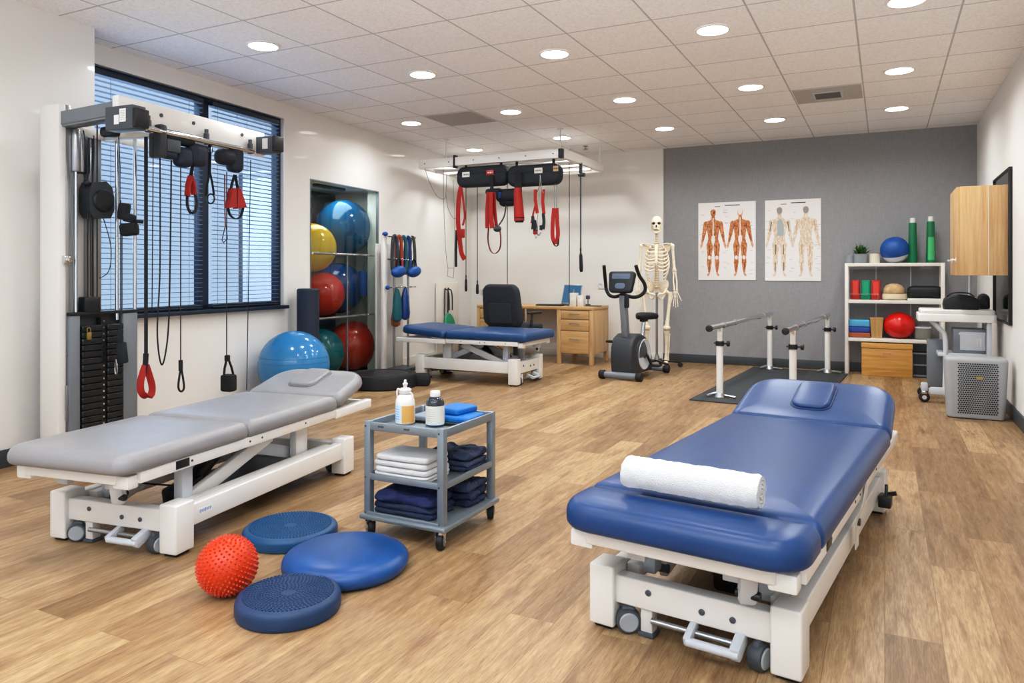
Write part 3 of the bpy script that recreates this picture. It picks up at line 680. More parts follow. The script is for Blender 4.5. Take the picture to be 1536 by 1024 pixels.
# local: x from -TW to 0, y from 0 to TD
pw = .03
for x in (-TW+pw/2, -pw/2):
    for y in (pw/2, TD-pw/2):
        b = B(); b.box((x, y, (.075+TH)/2), (pw, pw, TH-.075), .003)
        q = part('upright', b, 'alum', tc)
        for z in (.1, .245, .455): b = B(); b.cyl((x-.006, y-pw/2-.0015 if y < .1 else y+pw/2, z), (x-.006, y-pw/2 if y < .1 else y+pw/2+.0015, z), .004, seg=10); part('screw', b, 'dgrey', q)
def tier(z, h, lip, nm):
    b = B()
    b.box((-TW/2, TD/2, z-h+.004), (TW-.01, TD-.01, .006))
    sh = part(nm, b, 'alum', tc)
    b = B()
    for y in (.008, TD-.008): b.box((-TW/2, y, z-h/2), (TW-.02, .014, h), .003)
    for x in (-TW+.008, -.008): b.box((x, TD/2, z-h/2), (.014, TD-.02, h), .003)
    part('shelf_lip', b, 'alum', sh)
tier(.472, .034, 0, 'top_shelf'); tier(.262, .026, 0, 'middle_shelf')
b = B(); b.box((-TW/2, TD/2, .085), (TW+.03, TD+.03, .022), .008); b.box((-TW/2, .0, .1), (TW-.04, .012, .016), .003); part('base_deck', b, 'alum', tc)
for x in (-TW*.78, -TW*.45):
    b = B(); b.box((x, .0005, .458), (.028, .003, .008), .001); part('rail_slot', b, 'dgrey', tc)
for x, y, a in ((-TW+.02, .02, .9), (-.02, .01, .25), (-.02, TD-.01, .5), (-TW+.02, TD-.01, .2)):
    Mx = Matrix.Translation((x, y, 0)) @ Matrix.Rotation(a, 4, 'Z')
    b = B(); b.cyl((-.014, .008, .035), (.014, .008, .035), .035, seg=28, bev=.006); w = part('caster', xf(b, Mx), 'black', tc)
    b = B(); b.cyl((-.0165, .008, .035), (.0165, .008, .035), .021, seg=20); part('hub_cap', xf(b, Mx), 'mgrey', w)
    b = B()
    for s in (-1, 1): b.bar((s*.019, .008, .03), (s*.017, -.004, .074), .024, .003, .001, up=(1, 0, 0))
    b.cyl((0, 0, .066), (0, 0, .077), .024, seg=18); part('caster_fork', xf(b, Mx), 'chrome', w)
def TR(x, y, z): return MW[tc.name] @ Vector((x, y, z))
def dens(o, k=9):
    r = []; n = len(o)
    for i in range(n):
        p, q = o[i], o[(i+1) % n]; d = hypot(q[0]-p[0], q[1]-p[1]); m = k if i % 7 == 6 else 1
        for j in range(m): r.append((p[0]+(q[0]-p[0])*j/m, p[1]+(q[1]-p[1])*j/m))
    return r
def folded(nm, lab, m, x, y, z, sx, sy, sz, seed, group, cat, rz=0., layers=2, rough=.004):
    random.seed(seed); b = B(); hh = sz/layers
    for k in range(layers):
        j = random.uniform(-.004, .004)
        def out(i, k=k, j=j):
            o = rrect(sx/2+j, sy/2+j, .022, 6)(i); return dens(o)
        amp = rough*1.9 if rough > .004 or m != 'towel' else .0022
        def dis(px, py, pz, k=k):
            e = 1 if m != 'towel' else .6
            n1 = noise.noise(Vector((px*16*e+seed, py*16*e, pz*30+k*3))); n2 = noise.noise(Vector((px*45*e, py*45*e+seed, pz*60+k*5)))
            edge = min(1., max(0., max(abs(px)/(sx/2), abs(py)/(sy/2))-.2))
            top = (pz-k*hh)/hh
            return (px+amp*(n2+n1), py+amp*(n1-n2), pz+amp*top*(1.1*n1+.7*n2) if k == layers-1 else pz+amp*.2*n2)
        b.slab(out, k*hh+.0005, (k+1)*hh-.0005, hh*.42, hh*.42, 0, fn=dis, rings=[sy/2*q for q in (.06, .14, .22, .32, .42, .52, .62, .72, .8)] if k == layers-1 else None)
    solo(nm, b, m, lab, cat, tuple(TR(x, y, z)), -A+rz, group)
zt_ = .2405+.0035
for k in range(4):
    folded('folded_towel', ['folded white towel at the bottom of the stack on the trolley', 'folded white towel second from the bottom of the trolley stack', 'folded white towel second from the top of the trolley stack', 'folded white towel on top of the stack on the trolley'][k], 'towel',
        -.222+[0, .004, -.003, .002][k], .112, zt_+.0245*k, .262-.006*(k % 2), .19, .024, 11+k, 'white towels stacked on the trolley', 'towel', rz=[0, .02, -.015, .03][k], layers=1 if k else 2)
folded('folded_garment', 'slate navy folded garment on the middle tier, lower of the two', 'slatef', -.125, .32, zt_, .20, .17, .045, 21, 'dark garments on the trolley', 'folded clothing', layers=2)
folded('folded_garment', 'slate navy folded garment on the middle tier, upper of the two', 'slatef', -.125, .318, zt_+.046, .19, .165, .035, 22, 'dark garments on the trolley', 'folded clothing', .04, layers=1, rough=.006)
zt_ = .0965
folded('folded_garment', 'near-black navy folded garment at the front of the bottom tier', 'navyf', -.215, .12, zt_, .285, .18, .045, 23, 'dark garments on the trolley', 'folded clothing', layers=2)
folded('folded_garment', 'bright navy folded garment on top at the front of the bottom tier', mat('royal_navy_fabric', '#252F5C', .9, var=.3, nscale=14, bump=.8, bscale=26, bdist=.012), -.215, .118, zt_+.046, .275, .175, .042, 24, 'dark garments on the trolley', 'folded clothing', .03, layers=1, rough=.006)
folded('folded_garment', 'crumpled dark navy garment at the back of the bottom tier, underneath', 'navyf', -.13, .325, zt_, .21, .17, .06, 25, 'dark garments on the trolley', 'folded clothing', layers=2, rough=.007)
folded('folded_garment', 'crumpled slate garment at the back of the bottom tier, on top', 'slatef', -.13, .32, zt_+.061, .2, .16, .04, 26, 'dark garments on the trolley', 'folded clothing', -.05, layers=1, rough=.008)
zz = .4465
# white pump bottle
t = thing('lotion_bottle', 'white jug bottle with amber lotion and nozzle cap on the trolley', 'bottle', tuple(TR(-.287, .155, zz)), -A)
b = B(); b.lathe([(.037, 0), (.041, .004), (.041, .085), (.039, .1), (.031, .116), (.02, .124), (.018, .128)], 32); part('bottle_body', b, 'bottle', t)
b = B(); b.lathe([(.0415, .006), (.0415, .078)], 33, caps=False); b.f = [q for i, q in enumerate(b.f) if i % 33 in (26, 27, 28, 29, 30, 31, 0, 32)]; part('liquid_window', b, 'amber', t)
b = B(); b.lathe([(.0418, .012), (.0418, .08)], 32, caps=False); b.f = [q for i, q in enumerate(b.f) if i % 32 in (18, 19, 20, 21, 22, 23, 24)]; l = part('label', b, 'labelb', t)
b = B()
for k in range(5): b.lathe([(.0421, .022+k*.01), (.0421, .0245+k*.01)], 32, caps=False)
b.f = [q for i, q in enumerate(b.f) if i % 32 in (19, 20, 21, 22, 23)]; part('label_print', b, 'inkblue', l)
b = B(); b.lathe([(.024, .124), (.026, .128), (.026, .142), (.02, .148), (.008, .15), (.008, .158), (.011, .162), (.011, .168), (.006, .172), (.006, .18), (.004, .184), (0, .185)], 24, caps=False); part('nozzle_cap', b, 'white2', t)
b = B(); b.tube([(-.024, 0, .135), (-.036, 0, .142), (-.042, 0, .132), (-.041, 0, .112), (-.038, 0, .1)], .004, 8, sub=5); b.tube([(.024, 0, .132), (.036, 0, .124), (.04, 0, .104)], .003, 8, sub=5); part('carry_loop', b, 'white2', t)
# dark bottle
t = thing('dark_bottle', 'dark blue bottle with white cap and paper label on the trolley', 'bottle', tuple(TR(-.15, .175, zz)), -A)
b = B(); b.lathe([(.036, 0), (.039, .004), (.039, .086), (.037, .1), (.029, .113), (.019, .12), (.018, .124)], 32); part('bottle_body', b, 'darkb', t)
b = B(); b.lathe([(.0396, .006), (.0396, .084)], 32, caps=False); l = part('label', b, 'label', t)
b = B(); b.lathe([(.0399, .007), (.0399, .014)], 32, caps=False); part('label_band', b, 'labelb', l)
b = B()
for k in range(6): b.lathe([(.04, .024+k*.009), (.04, .0255+k*.009)], 32, caps=False)
b.f = [q for i, q in enumerate(b.f) if i % 32 in (19, 20, 22, 23, 24, 25, 26)]; part('label_print', b, 'inkfaint', l)
b = B(); b.lathe([(.021, .12), (.0215, .122), (.0215, .139), (.019, .143), (0, .143)], 28, caps=False); part('cap', b, 'white2', t)
t = thing('serving_tray', 'thin black tray under the blue pads on the trolley', 'tray', tuple(TR(-.165, .305, zz)), -A)
b = B(); b.slab(rrect(.145, .112, .02), 0, .006, .002, .002); part('tray_base', b, 'tray', t)
b = B(); o = rrect(.145, .112, .02)(); b.tube([(x, y, .008) for x, y in o], .005, 6, closed=True); part('tray_rim', b, 'tray', t)
b = B(); b.slab(rrect(.075, .1, .012), 0, .016, .004, .006)
solo('folder', b, 'folder', 'grey-blue folder on the tray behind the bottles', 'folder', tuple(TR(-.225, .31, zz+.0065)), -A)
for k, (x, y, z, a, lab) in enumerate(((-.09, .29, zz+.0065, .05, 'bright blue foam pad, lower one on the trolley tray'), (-.135, .325, zz+.0325, -.12, 'bright blue foam pad, upper one on the trolley tray'))):
    t = thing('foam_pad', lab, 'foam pad', tuple(TR(x, y, z)), -A+a, 'blue foam pads on the trolley')
    b = B(); b.slab(rrect(.075 if k == 0 else .062, .075, .014), 0, .0255, .007, .009); part('pad', b, 'bluepad', t)
    b = B(); b.slab(rrect(.0752 if k == 0 else .0622, .0752, .014), .0115, .014, .0005, .0005); part('seam', b, 'rblue', t)
# ------------------------------------------------------------------ cable machine by the window
C0 = Vector((-2.58, 4.15, 0))
cm = thing('cable_machine', 'tall white and steel cable pulley machine with two weight stacks in front of the window', 'cable machine', tuple(C0), -LW)
mc = MW[cm.name]; mci = mc.inverted()
def CMW(x, y, z): return mc @ Vector((x, y, z))
HT = 2.03
b = B(); b.box((-.022, .022, HT/2), (.156, .045, HT), .006); part('upright_column', b, 'white', cm)
b = B(); b.box((.052, .055, HT/2), (.012, .03, HT), .002); part('steel_edge', b, 'steel', cm)
b = B(); b.box((-.03, .15, 1.42), (.03, .18, 1.16), .003); part('back_plate', b, 'white2', cm)
b = B(); b.box((.03, .075, HT/2-.02), (.05, .03, HT-.04), .003); part('inner_channel', b, 'mgrey', cm)
b = B(); b.box((.0, .27, 1.37), (.04, .05, 1.06), .003); b.box((.0, .22, 1.37), (.03, .03, 1.06), .003); part('second_upright', b, 'steel', cm)
for y, z0, z1, r in ((.098, .84, 1.9, .009), (.366, .80, 1.93, .011), (.494, .80, 1.93, .011)):
    b = B(); b.cyl((.062, y, z0), (.062, y, z1), r, seg=16); part('guide_rod', b, 'chrome', cm)
b = B(); b.cyl((.062, .098, 1.66), (.062, .098, 1.9), .026, seg=20, bev=.004); b.cyl((.062, .13, 1.66), (.062, .13, 1.88), .022, seg=20, bev=.004); part('sleeve', b, 'steel', cm)
b = B(); b.box((.05, .15, 1.76), (.06, .06, .21), .012); part('carriage', b, 'char', cm)
for z in (.62, .76):
    b = B(); b.cyl((.058, .052, z), (.066, .052, z), .007, seg=10); part('bolt', b, 'chrome', cm)
b = B(); b.box((.058, .06, .35), (.02, .05, .2), .003); part('side_bracket', b, 'steel', cm)
b = B(); b.cyl((.05, .04, 1.155), (.1, .04, 1.155), .012, seg=14); b.box((.06, .04, 1.155), (.03, .045, .05), .004); part('adjustment_knob', b, 'chrome', cm)
# pulley housing
b = B()
prof = [(-.075, .06), (-.06, .1), (.03, .115), (.07, .085), (.085, .02), (.085, -.05), (.06, -.1), (-.05, -.105), (-.075, -.07)]
Mx = Matrix.Translation((.075, .235, 1.505)) @ Matrix.Rotation(radians(90), 4, 'X') @ Matrix.Rotation(radians(90), 4, 'Y')
Mx = Matrix.Translation((.05, .225, 1.505)) @ Matrix(((0, 0, 1, 0), (1, 0, 0, 0), (0, 1, 0, 0), (0, 0, 0, 1)))
b.poly(prof, -.03, .06, Mx); h = part('pulley_housing', b, 'char', cm)
b = B(); b.lathe([(.0, -.01), (.06, -.01), (.068, 0), (.06, .012), (0, .012)], 28, (.115, .235, 1.505), (1, 0, 0), caps=False); part('pulley_wheel', b, 'blackp', h)
# weight stacks in their shroud
for y0, y1 in ((.05, .113), (.395, .50)):
    b = B(); b.box((.06, (y0+y1)/2, .425), (.04, y1-y0, .83), .006); part('shroud_panel', b, 'mgrey', cm)
b = B(); b.box((.0, .275, .425), (.07, .45, .83)); part('shroud_back', b, 'char', cm)
b = B(); b.box((.05, .275, .85), (.07, .46, .018), .003); part('shroud_top', b, 'blackp', cm)
for y0, y1, n in ((.118, .248, 20), (.282, .39, 20)):
    sk = B(); sk.box((.045, (y0+y1)/2, .0125), (.06, y1-y0, .025)); st = part('weight_stack', sk, 'blackp', cm)
    for k in range(n):
        b = B(); b.box((.062, (y0+y1)/2, .05+k*.0375), (.06, y1-y0, .0345), .004, seg=1); part('weight_plate', b, 'blackp', st)
b = B(); b.box((.05, .265, .42), (.05, .033, .8)); part('pin_rail', b, 'black', cm)
pr = COL.objects['pin_rail']
for k in range(21):
    b = B(); b.cyl((.074, .262, .05+k*.0375), (.082, .262, .05+k*.0375), .006, seg=10); part('selector_hole', b, 'chrome', pr)
b = B(); b.box((.06, .185, .9), (.06, .1, .09), .006); b.cyl((.085, .155, .9), (.085, .155, 1.75), .004, seg=8); b.cyl((.085, .215, .9), (.085, .215, 1.95), .004, seg=8); part('top_weight', b, 'blackp', cm)
b = B(); b.box((.1, .15, .72), (.016, .028, .045), .005); b.tube([(.1, .141, .74), (.1, .141, .765), (.1, .159, .765), (.1, .159, .74)], .003, 6, sub=4); solo('padlock', xf(b, mc), 'brass', 'small brass padlock hanging on the left weight stack', 'padlock', tuple(CMW(.1, .15, .7)), world=True)
for x, y in ((.05, .05), (.05, .49)):
    b = B(); b.box((x, y, .02), (.16, .14, .04), .008); b.box((x+.14, y, .012), (.2, .05, .024), .006); part('floor_foot', b, 'dgrey', cm)
# top boom
n0 = Vector((-2.15, 4.01, 0)); bd = Vector((sin(LW), cos(LW), 0)); bx = Vector((cos(LW), -sin(LW), 0))
BL = 1.15
def BM(px): # depth of the boom under a photo column
    k = (px-CXP)/F; t = (k*n0.y-n0.x)/(bd.x-k*bd.y); return n0+bd*t
lc = lambda v: mci @ v
b = B(); p0, p1 = lc(n0), lc(n0+bd*BL)
b.bar((p0.x, p0.y, 1.965), (p1.x, p1.y, 1.957), .05, .165, .006); bo = part('boom_beam', b, 'white', cm)
for q in (.28, .52, .93):
    b = B(); b.cyl((p0.x+.024, p0.y+q, 1.99), (p0.x+.031, p0.y+q, 1.99), .011, seg=12); part('bolt', b, 'dgrey', bo)
b = B(); b.bar((.0, .03, 1.945), (p0.x+.02, p0.y+.05, 1.99), .05, .076, .005); b.bar((.0, .05, 1.905), (p0.x, p0.y+.07, 1.945), .08, .016, .004); part('boom_arm', b, 'mgrey', cm)
b = B(); b.bar((p0.x-.13, p0.y+.046, 1.973), (p0.x-.02, p0.y+.048, 1.987), .052, .078, .004); part('arm_cover', b, 'char', cm)
b = B(); b.box((p0.x-.16, p0.y+.1, 1.875), (.1, .07, .06), .02); part('cable_guide', b, 'blackp', cm)
b = B(); b.box((0, .33, 1.9), (.05, .6, .05), .004); b.box((.2, .33, 1.9), (.4, .05, .05), .004); part('rear_cross_beam', b, 'white2', cm)
# near end box and far end box
b = B(); b.box((p0.x+.1, p0.y-.02, 1.905), (.2, .085, .125), .004); e = part('end_box', b, 'dgrey', cm)
b = B(); b.box((p0.x+.21, p0.y-.02, 1.9), (.03, .09, .1), .008); part('end_cap', b, 'blackp', e)
b = B(); b.box((p0.x+.13, p0.y-.0635, 1.915), (.045, .001, .07)); b.box((p0.x+.085, p0.y-.0635, 1.895), (.035, .001, .05)); k = part('sticker', b, 'sticker', e)
b = B()
for i in range(6): b.box((p0.x+.13, p0.y-.0642, 1.893+.009*i), (.03, .001, .003))
part('sticker_print', b, 'inkfaint', k)
b = B(); b.box((p1.x+.06, p1.y-.04, 1.945), (.2, .09, .11), .004); e = part('end_box', b, 'dgrey', cm)
b = B(); b.box((p1.x+.17, p1.y-.04, 1.95), (.025, .095, .1), .006); part('end_cap', b, 'blackp', e)
b = B(); b.box((p1.x+.1, p1.y-.086, 1.95), (.045, .001, .07)); part('sticker', b, 'sticker', e)
b = B(); b.cyl((p0.x+.06, p0.y+.15, 1.89), (p0.x+.06, p0.y+1.0, 1.89), .016, seg=18); r = part('hanging_rod', b, 'chrome', cm)
for q in (.17, .6, .98):
    b = B(); b.box((p0.x+.05, p0.y+q, 1.905), (.03, .022, .07), .004); b.cyl((p0.x+.05, p0.y+q, 1.94), (p0.x+.05, p0.y+q, 1.965), .012, seg=10); part('rod_clamp', b, 'dgrey', r)
def bmz(px, py, off=.08):
    q = BM(px)+bx*off; return P(px, py, q.y)
# padded rollers on the rod
def lp(px, py, off=.08): return lc(bmz(px, py, off))
b = B(); a = lp(237, 212); b.box(a, (.1, .05, .19), .014); part('pad_plate', b, 'char', cm)
b = B(); b.cyl(lp(245, 203, .08), lp(287, 212, .08), .04, seg=24, bev=.012); part('foam_roller', b, 'padblk', cm)
b = B(); b.box(lp(256, 219, .14), (.06, .1, .075), .008); part('pad_bracket', b, 'dgrey', cm)
for px, py, s, nm in ((274, 236, (.09, .11, .12), 'padded_cuff'), (294, 233, (.1, .13, .14), 'padded_cuff'), (338, 236, (.1, .14, .1), 'padded_cuff'), (352, 240, (.09, .11, .16), 'padded_cuff'), (252, 232, (.07, .1, .05), 'padded_cuff')):
    b = B(); b.box(lp(px, py, .1), s, min(s)*.42, seg=4); part(nm, b, mat('navy_nylon', '#20283A', .65, bump=.2, bscale=200) if nm == 'padded_cuff' and px != 338 else 'padblk', cm)
# thin machine cables
b = B()
b.tube([lp(240, 235, .05), lp(240, 400, .05), lp(236, 500, .05), lp(243, 547, .05), lp(252, 500, .05), lp(255, 400, .05), lp(257, 240, .05)], .0045, 8, sub=10)
part('looped_cable', b, 'cable', cm)
for q in ((230, 205, 228, 470), (376, 240, 370, 585)):
    b = B(); b.tube([lp(q[0], q[1], .1), lp(q[2], q[3], .1)], .003, 6); part('pull_cable', b, 'cable', cm)
b = B(); b.tube([CMW(.08, .13, 1.9), CMW(.09, .15, 1.75), CMW(.09, .145, 1.62)], .004, 6, sub=5); b.ball(CMW(.09, .145, 1.6), .018, 14, 8); b.tube([CMW(.09, .19, 1.88), CMW(.1, .18, 1.7), CMW(.1, .16, 1.4), CMW(.1, .16, .95)], .003, 6, sub=5); part('pull_cable', b, 'cable', cm, True)
b = B(); b.tube([CMW(.06, .26, 1.45), CMW(.09, .3, 1.25), CMW(.09, .29, 1.1), CMW(.07, .24, 1.05)], .0025, 6, sub=6); part('thin_wire', b, 'cable', cm, True)
# attachments that hang on the boom, each a thing of its own (built in world space)
GA = 'attachments hanging from the cable machine'
def hang(nm, lab, cat, anchor, group=GA): return thing(nm, lab, cat, tuple(anchor), -LW, group)
W_ = lambda px, py, off=.1: bmz(px, py, off)
def wd(px): return tuple(bx*.94+bd*.3)
def dz(p, z): return Vector((p.x, p.y, p.z+z))
# 1 red grip on a broad dark strap
t = hang('stirrup_sling', 'red stirrup handle hanging lowest from the cable machine, by the right stack panel', 'handle', W_(219, 205))
b = B(); b.strap([W_(219, 205), W_(219, 360), W_(219, 532)], .02, .004, (1, 0, 0)); part('strap', b, 'blackstrap', t, True)
b = B(); b.strap([W_(219, 530), W_(218, 548), W_(216, 560)], .028, .008, (1, 0, 0)); part('strap_cover', b, 'blackstrap', t, True)
b = B(); pp = [W_(218, 548), W_(211, 572), W_(213, 590), W_(225, 594), W_(228, 578), W_(219, 548)]; b.strap(pp, .035, .012, tuple(bx*.5+bd), sub=6); part('red_grip', b, 'redstrap', t, True)
# 2 red covered sling
t = hang('hand_sling', 'narrow red covered loop with black tail, first red sling along the boom', 'handle', W_(287, 225))
b = B(); b.strap([W_(287, 218), W_(289, 245), W_(286, 268)], .02, .005, wd(0)); part('strap', b, 'blackstrap', t, True)
b = B(); b.strap([W_(286, 264), W_(282, 278), W_(281, 294)], .03, .016, wd(0)); b.strap([W_(286, 264), W_(290, 278), W_(291, 292)], .03, .016, wd(0)); part('red_sleeve', b, 'redstrap', t, True)
b = B(); b.strap([W_(281, 292), W_(281, 308), W_(286, 319), W_(293, 316), W_(295, 303), W_(292, 290)], .018, .005, tuple(bd), sub=5); part('loop', b, 'blackstrap', t, True)
# 3 black strap with a ring
t = hang('ring_strap', 'black forked strap with a small ring hanging between the two red handles', 'strap', W_(313, 212))
b = B(); b.strap([W_(314, 212), W_(315, 230), W_(314, 262)], .018, .005, wd(0)); b.strap([W_(315, 258), W_(310, 280), W_(309, 294)], .012, .005, wd(0)); b.strap([W_(315, 258), W_(319, 278), W_(321, 292)], .012, .005, wd(0)); part('strap', b, 'blackstrap', t, True)
b = B(); b.box(W_(316, 222), (.022, .02, .06), .004); part('carabiner', b, 'chrome', t, True)
b = B(); c = W_(316, 298); b.tube([c+bx*.03*cos(a*pi/8)+Vector((0, 0, .03*sin(a*pi/8))) for a in range(16)], .005, 8, closed=True); part('ring', b, 'blackp', t, True)
# 4 red double handle
t = hang('hand_sling', 'wide red two-piece handle with black loop, at the far end of the boom', 'handle', W_(351, 258))
b = B(); b.strap([W_(352, 262), W_(348, 275), W_(346, 285)], .016, .006, wd(0)); b.strap([W_(353, 262), W_(355, 275), W_(357, 285)], .016, .006, wd(0)); part('strap', b, 'blackstrap', t, True)
for k, (x0, x1, x2) in enumerate(((348, 345, 340), (355, 360, 365))):
    b = B(); pts = [W_(x0, 281), W_(x0-1+2*k, 283), W_(x1, 300), W_(x2+4-8*k, 312)]
    vv = [W_(x0-2, 281), W_(x0+3, 281), W_(352+1*k, 312-2*k), W_(341 if k == 0 else 367, 312)]
    if k == 0: vv = [W_(346, 282), W_(351, 282), W_(352, 311), W_(340, 312)]
    else: vv = [W_(354, 282), W_(358, 283), W_(367, 311), W_(353, 313)]
    d = bx*.02; b.add([v+d for v in vv]+[v-d for v in vv], [(0, 1, 2, 3), (7, 6, 5, 4), (0, 4, 5, 1), (1, 5, 6, 2), (2, 6, 7, 3), (3, 7, 4, 0)]); part('red_grip', b, 'redstrap', t, True)
b = B(); b.strap([W_(342, 311), W_(345, 322), W_(353, 328), W_(361, 324), W_(365, 311)], .018, .005, tuple(bx), sub=5); part('loop', b, 'blackstrap', t, True)
# 5 cord with red end and wire loop
t = hang('wire_loop_sling', 'thin reddish cord ending in a small open wire loop below the boom', 'cord', W_(338, 262))
b = B(); b.tube([W_(337, 262), W_(337, 300), W_(338, 340)], .004, 6); part('cord', b, mat('dark_red_cord', '#6B3430', .7), t, True)
b = B(); b.tube([W_(338, 338), W_(333, 360), W_(335, 364), W_(341, 358), W_(339, 338)], .003, 6); part('wire_loop', b, 'cable', t, True)
# 6 long cords down past the window sill
t = hang('rubber_loop_sling', 'long cord with a black rubber loop at the end, left of the hanging foot cuff', 'handle', W_(271, 250, .05))
b = B(); b.tube([W_(271, 250, .05), W_(271, 545, .05)], .0035, 6); part('cord', b, 'cable', t, True)
b = B(); b.tube([W_(271, 540, .05), W_(271, 556, .05)], .012, 10); c = [W_(271, 552, .05), W_(268, 572, .05), W_(268, 583, .05), W_(272, 587, .05), W_(276, 582, .05), W_(275, 570, .05), W_(272, 552, .05)]; b.tube(c, .006, 8, sub=4); part('rubber_loop', b, 'black', t, True)
t = hang('foot_cuff', 'black foot cuff on a long cord hanging beside the light blue ball', 'cuff', W_(340, 250, .05))
b = B(); b.tube([W_(340, 258, .05), W_(340, 536, .05)], .0035, 6); part('cord', b, 'cable', t, True)
b = B(); b.strap([W_(341, 534, .05), W_(337, 552, .05), W_(336, 562, .05)], .014, .005, wd(0)); b.strap([W_(341, 534, .05), W_(347, 550, .05), W_(350, 562, .05)], .014, .005, wd(0)); b.box(W_(341, 537, .05), (.03, .03, .04), .006); part('cuff_strap', b, 'blackstrap', t, True)
b = B(); q = W_(343, 574, .05); b.box(q, (.085, .07, .11), .015, (0, 0, -LW)); part('cuff_body', b, 'blackstrap', t, True)
# 7 ankle cuff hanging in front of the window, left
q = CMW(.2, .318, 0)
def K(px, py): return P(px, py, q.y)
t = thing('wrist_cuff', 'crumpled black wrist cuff hanging on a cord in front of the blinds', 'cuff', tuple(K(190, 205)), -LW, GA)
b = B(); b.tube([K(178, 205), K(180, 250), K(180, 305)], .003, 6); b.tube([K(183, 350), K(183, 470)], .003, 6); part('cord', b, 'cable', t, True)
b = B(); b.box(K(186, 317), (.055, .06, .1), .014, (0, radians(8), 0), 3); b.box(K(194, 344), (.1, .06, .075), .018, (0, radians(-6), 0), 3); b.box(K(194, 327), (.07, .05, .05), .014, (0, radians(12), .2)); b.bar(K(203, 332), K(215, 333), .012, .02, .003); part('cuff_body', b, 'blackstrap', t, True)
# 8 dark cuff with steel ring in front of right stack
q8 = CMW(.15, .323, 0)
def K8(px, py): return P(px, py, q8.y)
t = thing('ankle_cuff', 'dark navy ankle cuff with chrome link hanging over the right weight stack', 'cuff', tuple(K8(182, 470)), -LW, GA)
b = B(); b.tube([K8(181, 300), K8(181, 490)], .003, 6); part('cord', b, 'cable', t, True)
b = B(); b.strap([K8(181, 488), K8(178, 505), K8(180, 515)], .02, .005, wd(0)); b.box(K8(183, 529), (.06, .03, .125), .01, (0, radians(-6), 0)); part('cuff_body', b, 'padblk', t, True)
b = B(); c = K8(174, 550); b.tube([c+bx*.01*cos(a*pi/8)+Vector((0, 0, .045*sin(a*pi/8))) for a in range(16)], .004, 8, closed=True); part('chrome_link', b, 'chrome', t, True)

# ------------------------------------------------------------------ ceiling-hung sling frame
FZ = 2.35
fo = Vector((.53, 7.83, 0)); fu, fv = 1.8, 1.26     # near right corner, width along -u, depth along v
sf = thing('suspension_frame', 'white ceiling-hung sling suspension frame over the far treatment table', 'suspension frame', (fo.x, fo.y, FZ), -A)
hgt = .095
b = B(); b.box((-fu/2, 0, 0), (fu, .06, hgt), .005); q = part('front_beam', b, 'framew', sf)
for k in range(6):
    b = B(); b.cyl((-fu*.95+fu*.9*k/5, -.031, .0), (-fu*.95+fu*.9*k/5, -.034, .0), .008, seg=10); part('bolt', b, 'mgrey', q)
b = B(); b.box((-fu/2, fv, 0), (fu, .06, hgt), .005); part('rear_beam', b, 'framew', sf)
for x in (0, -fu):
    b = B(); b.box((x-.0 if x else -.0, fv/2, 0), (.06, fv-.06, hgt), .005); part('side_beam', b, 'framew', sf)
b = B(); b.box((-.012, 0, 0), (.04, .064, hgt+.004), .003); part('end_cap', b, 'blackp', sf)
b = B(); b.box((-fu*.73, 0, .0), (.025, .07, hgt+.05), .004); part('beam_clamp', b, 'blackp', sf)
for x in (-.03, -fu+.35):
    for y in (0.02, fv-.02):
        b = B(); b.cyl((x, y, hgt/2-.01), (x, y, CEIL-FZ), .008, seg=10); b.cyl((x, y, CEIL-FZ-.012), (x, y, CEIL-FZ), .035, seg=18); part('hanger_rod', b, 'white', sf)
for y in (.3, .62, .94):
    b = B(); b.cyl((-fu+.03, y, -.05), (-.03, y, -.05), .018, seg=14); part('cross_tube', b, 'white2', sf)
b = B(); b.tube([(-fu+.1, .15, -.05), (-1.2, .2, -.06), (-.8, .17, -.04), (-.3, .2, -.055)], .008, 6, sub=6); b.tube([(-1.0, .1, -.06), (-.6, .14, -.045), (-.4, .3, -.06)], .006, 6, sub=6); part('rope_run', b, 'offw', sf)
# straight frame-local helper from photo pixels at depth offset along v
def fr(px, py, dv=.0):
    k = (px-CXP)/F; ox, oy = fo.x+VX*dv, fo.y+VY*dv     # point o - s*u
    s = (ox-k*oy)/(UX-k*UY); Y = oy-UY*s; return P(px, py, Y)
GS = 'slings hanging from the suspension frame'
ua3 = Vector((UX, UY, 0)); va3 = Vector((VX, VY, 0))
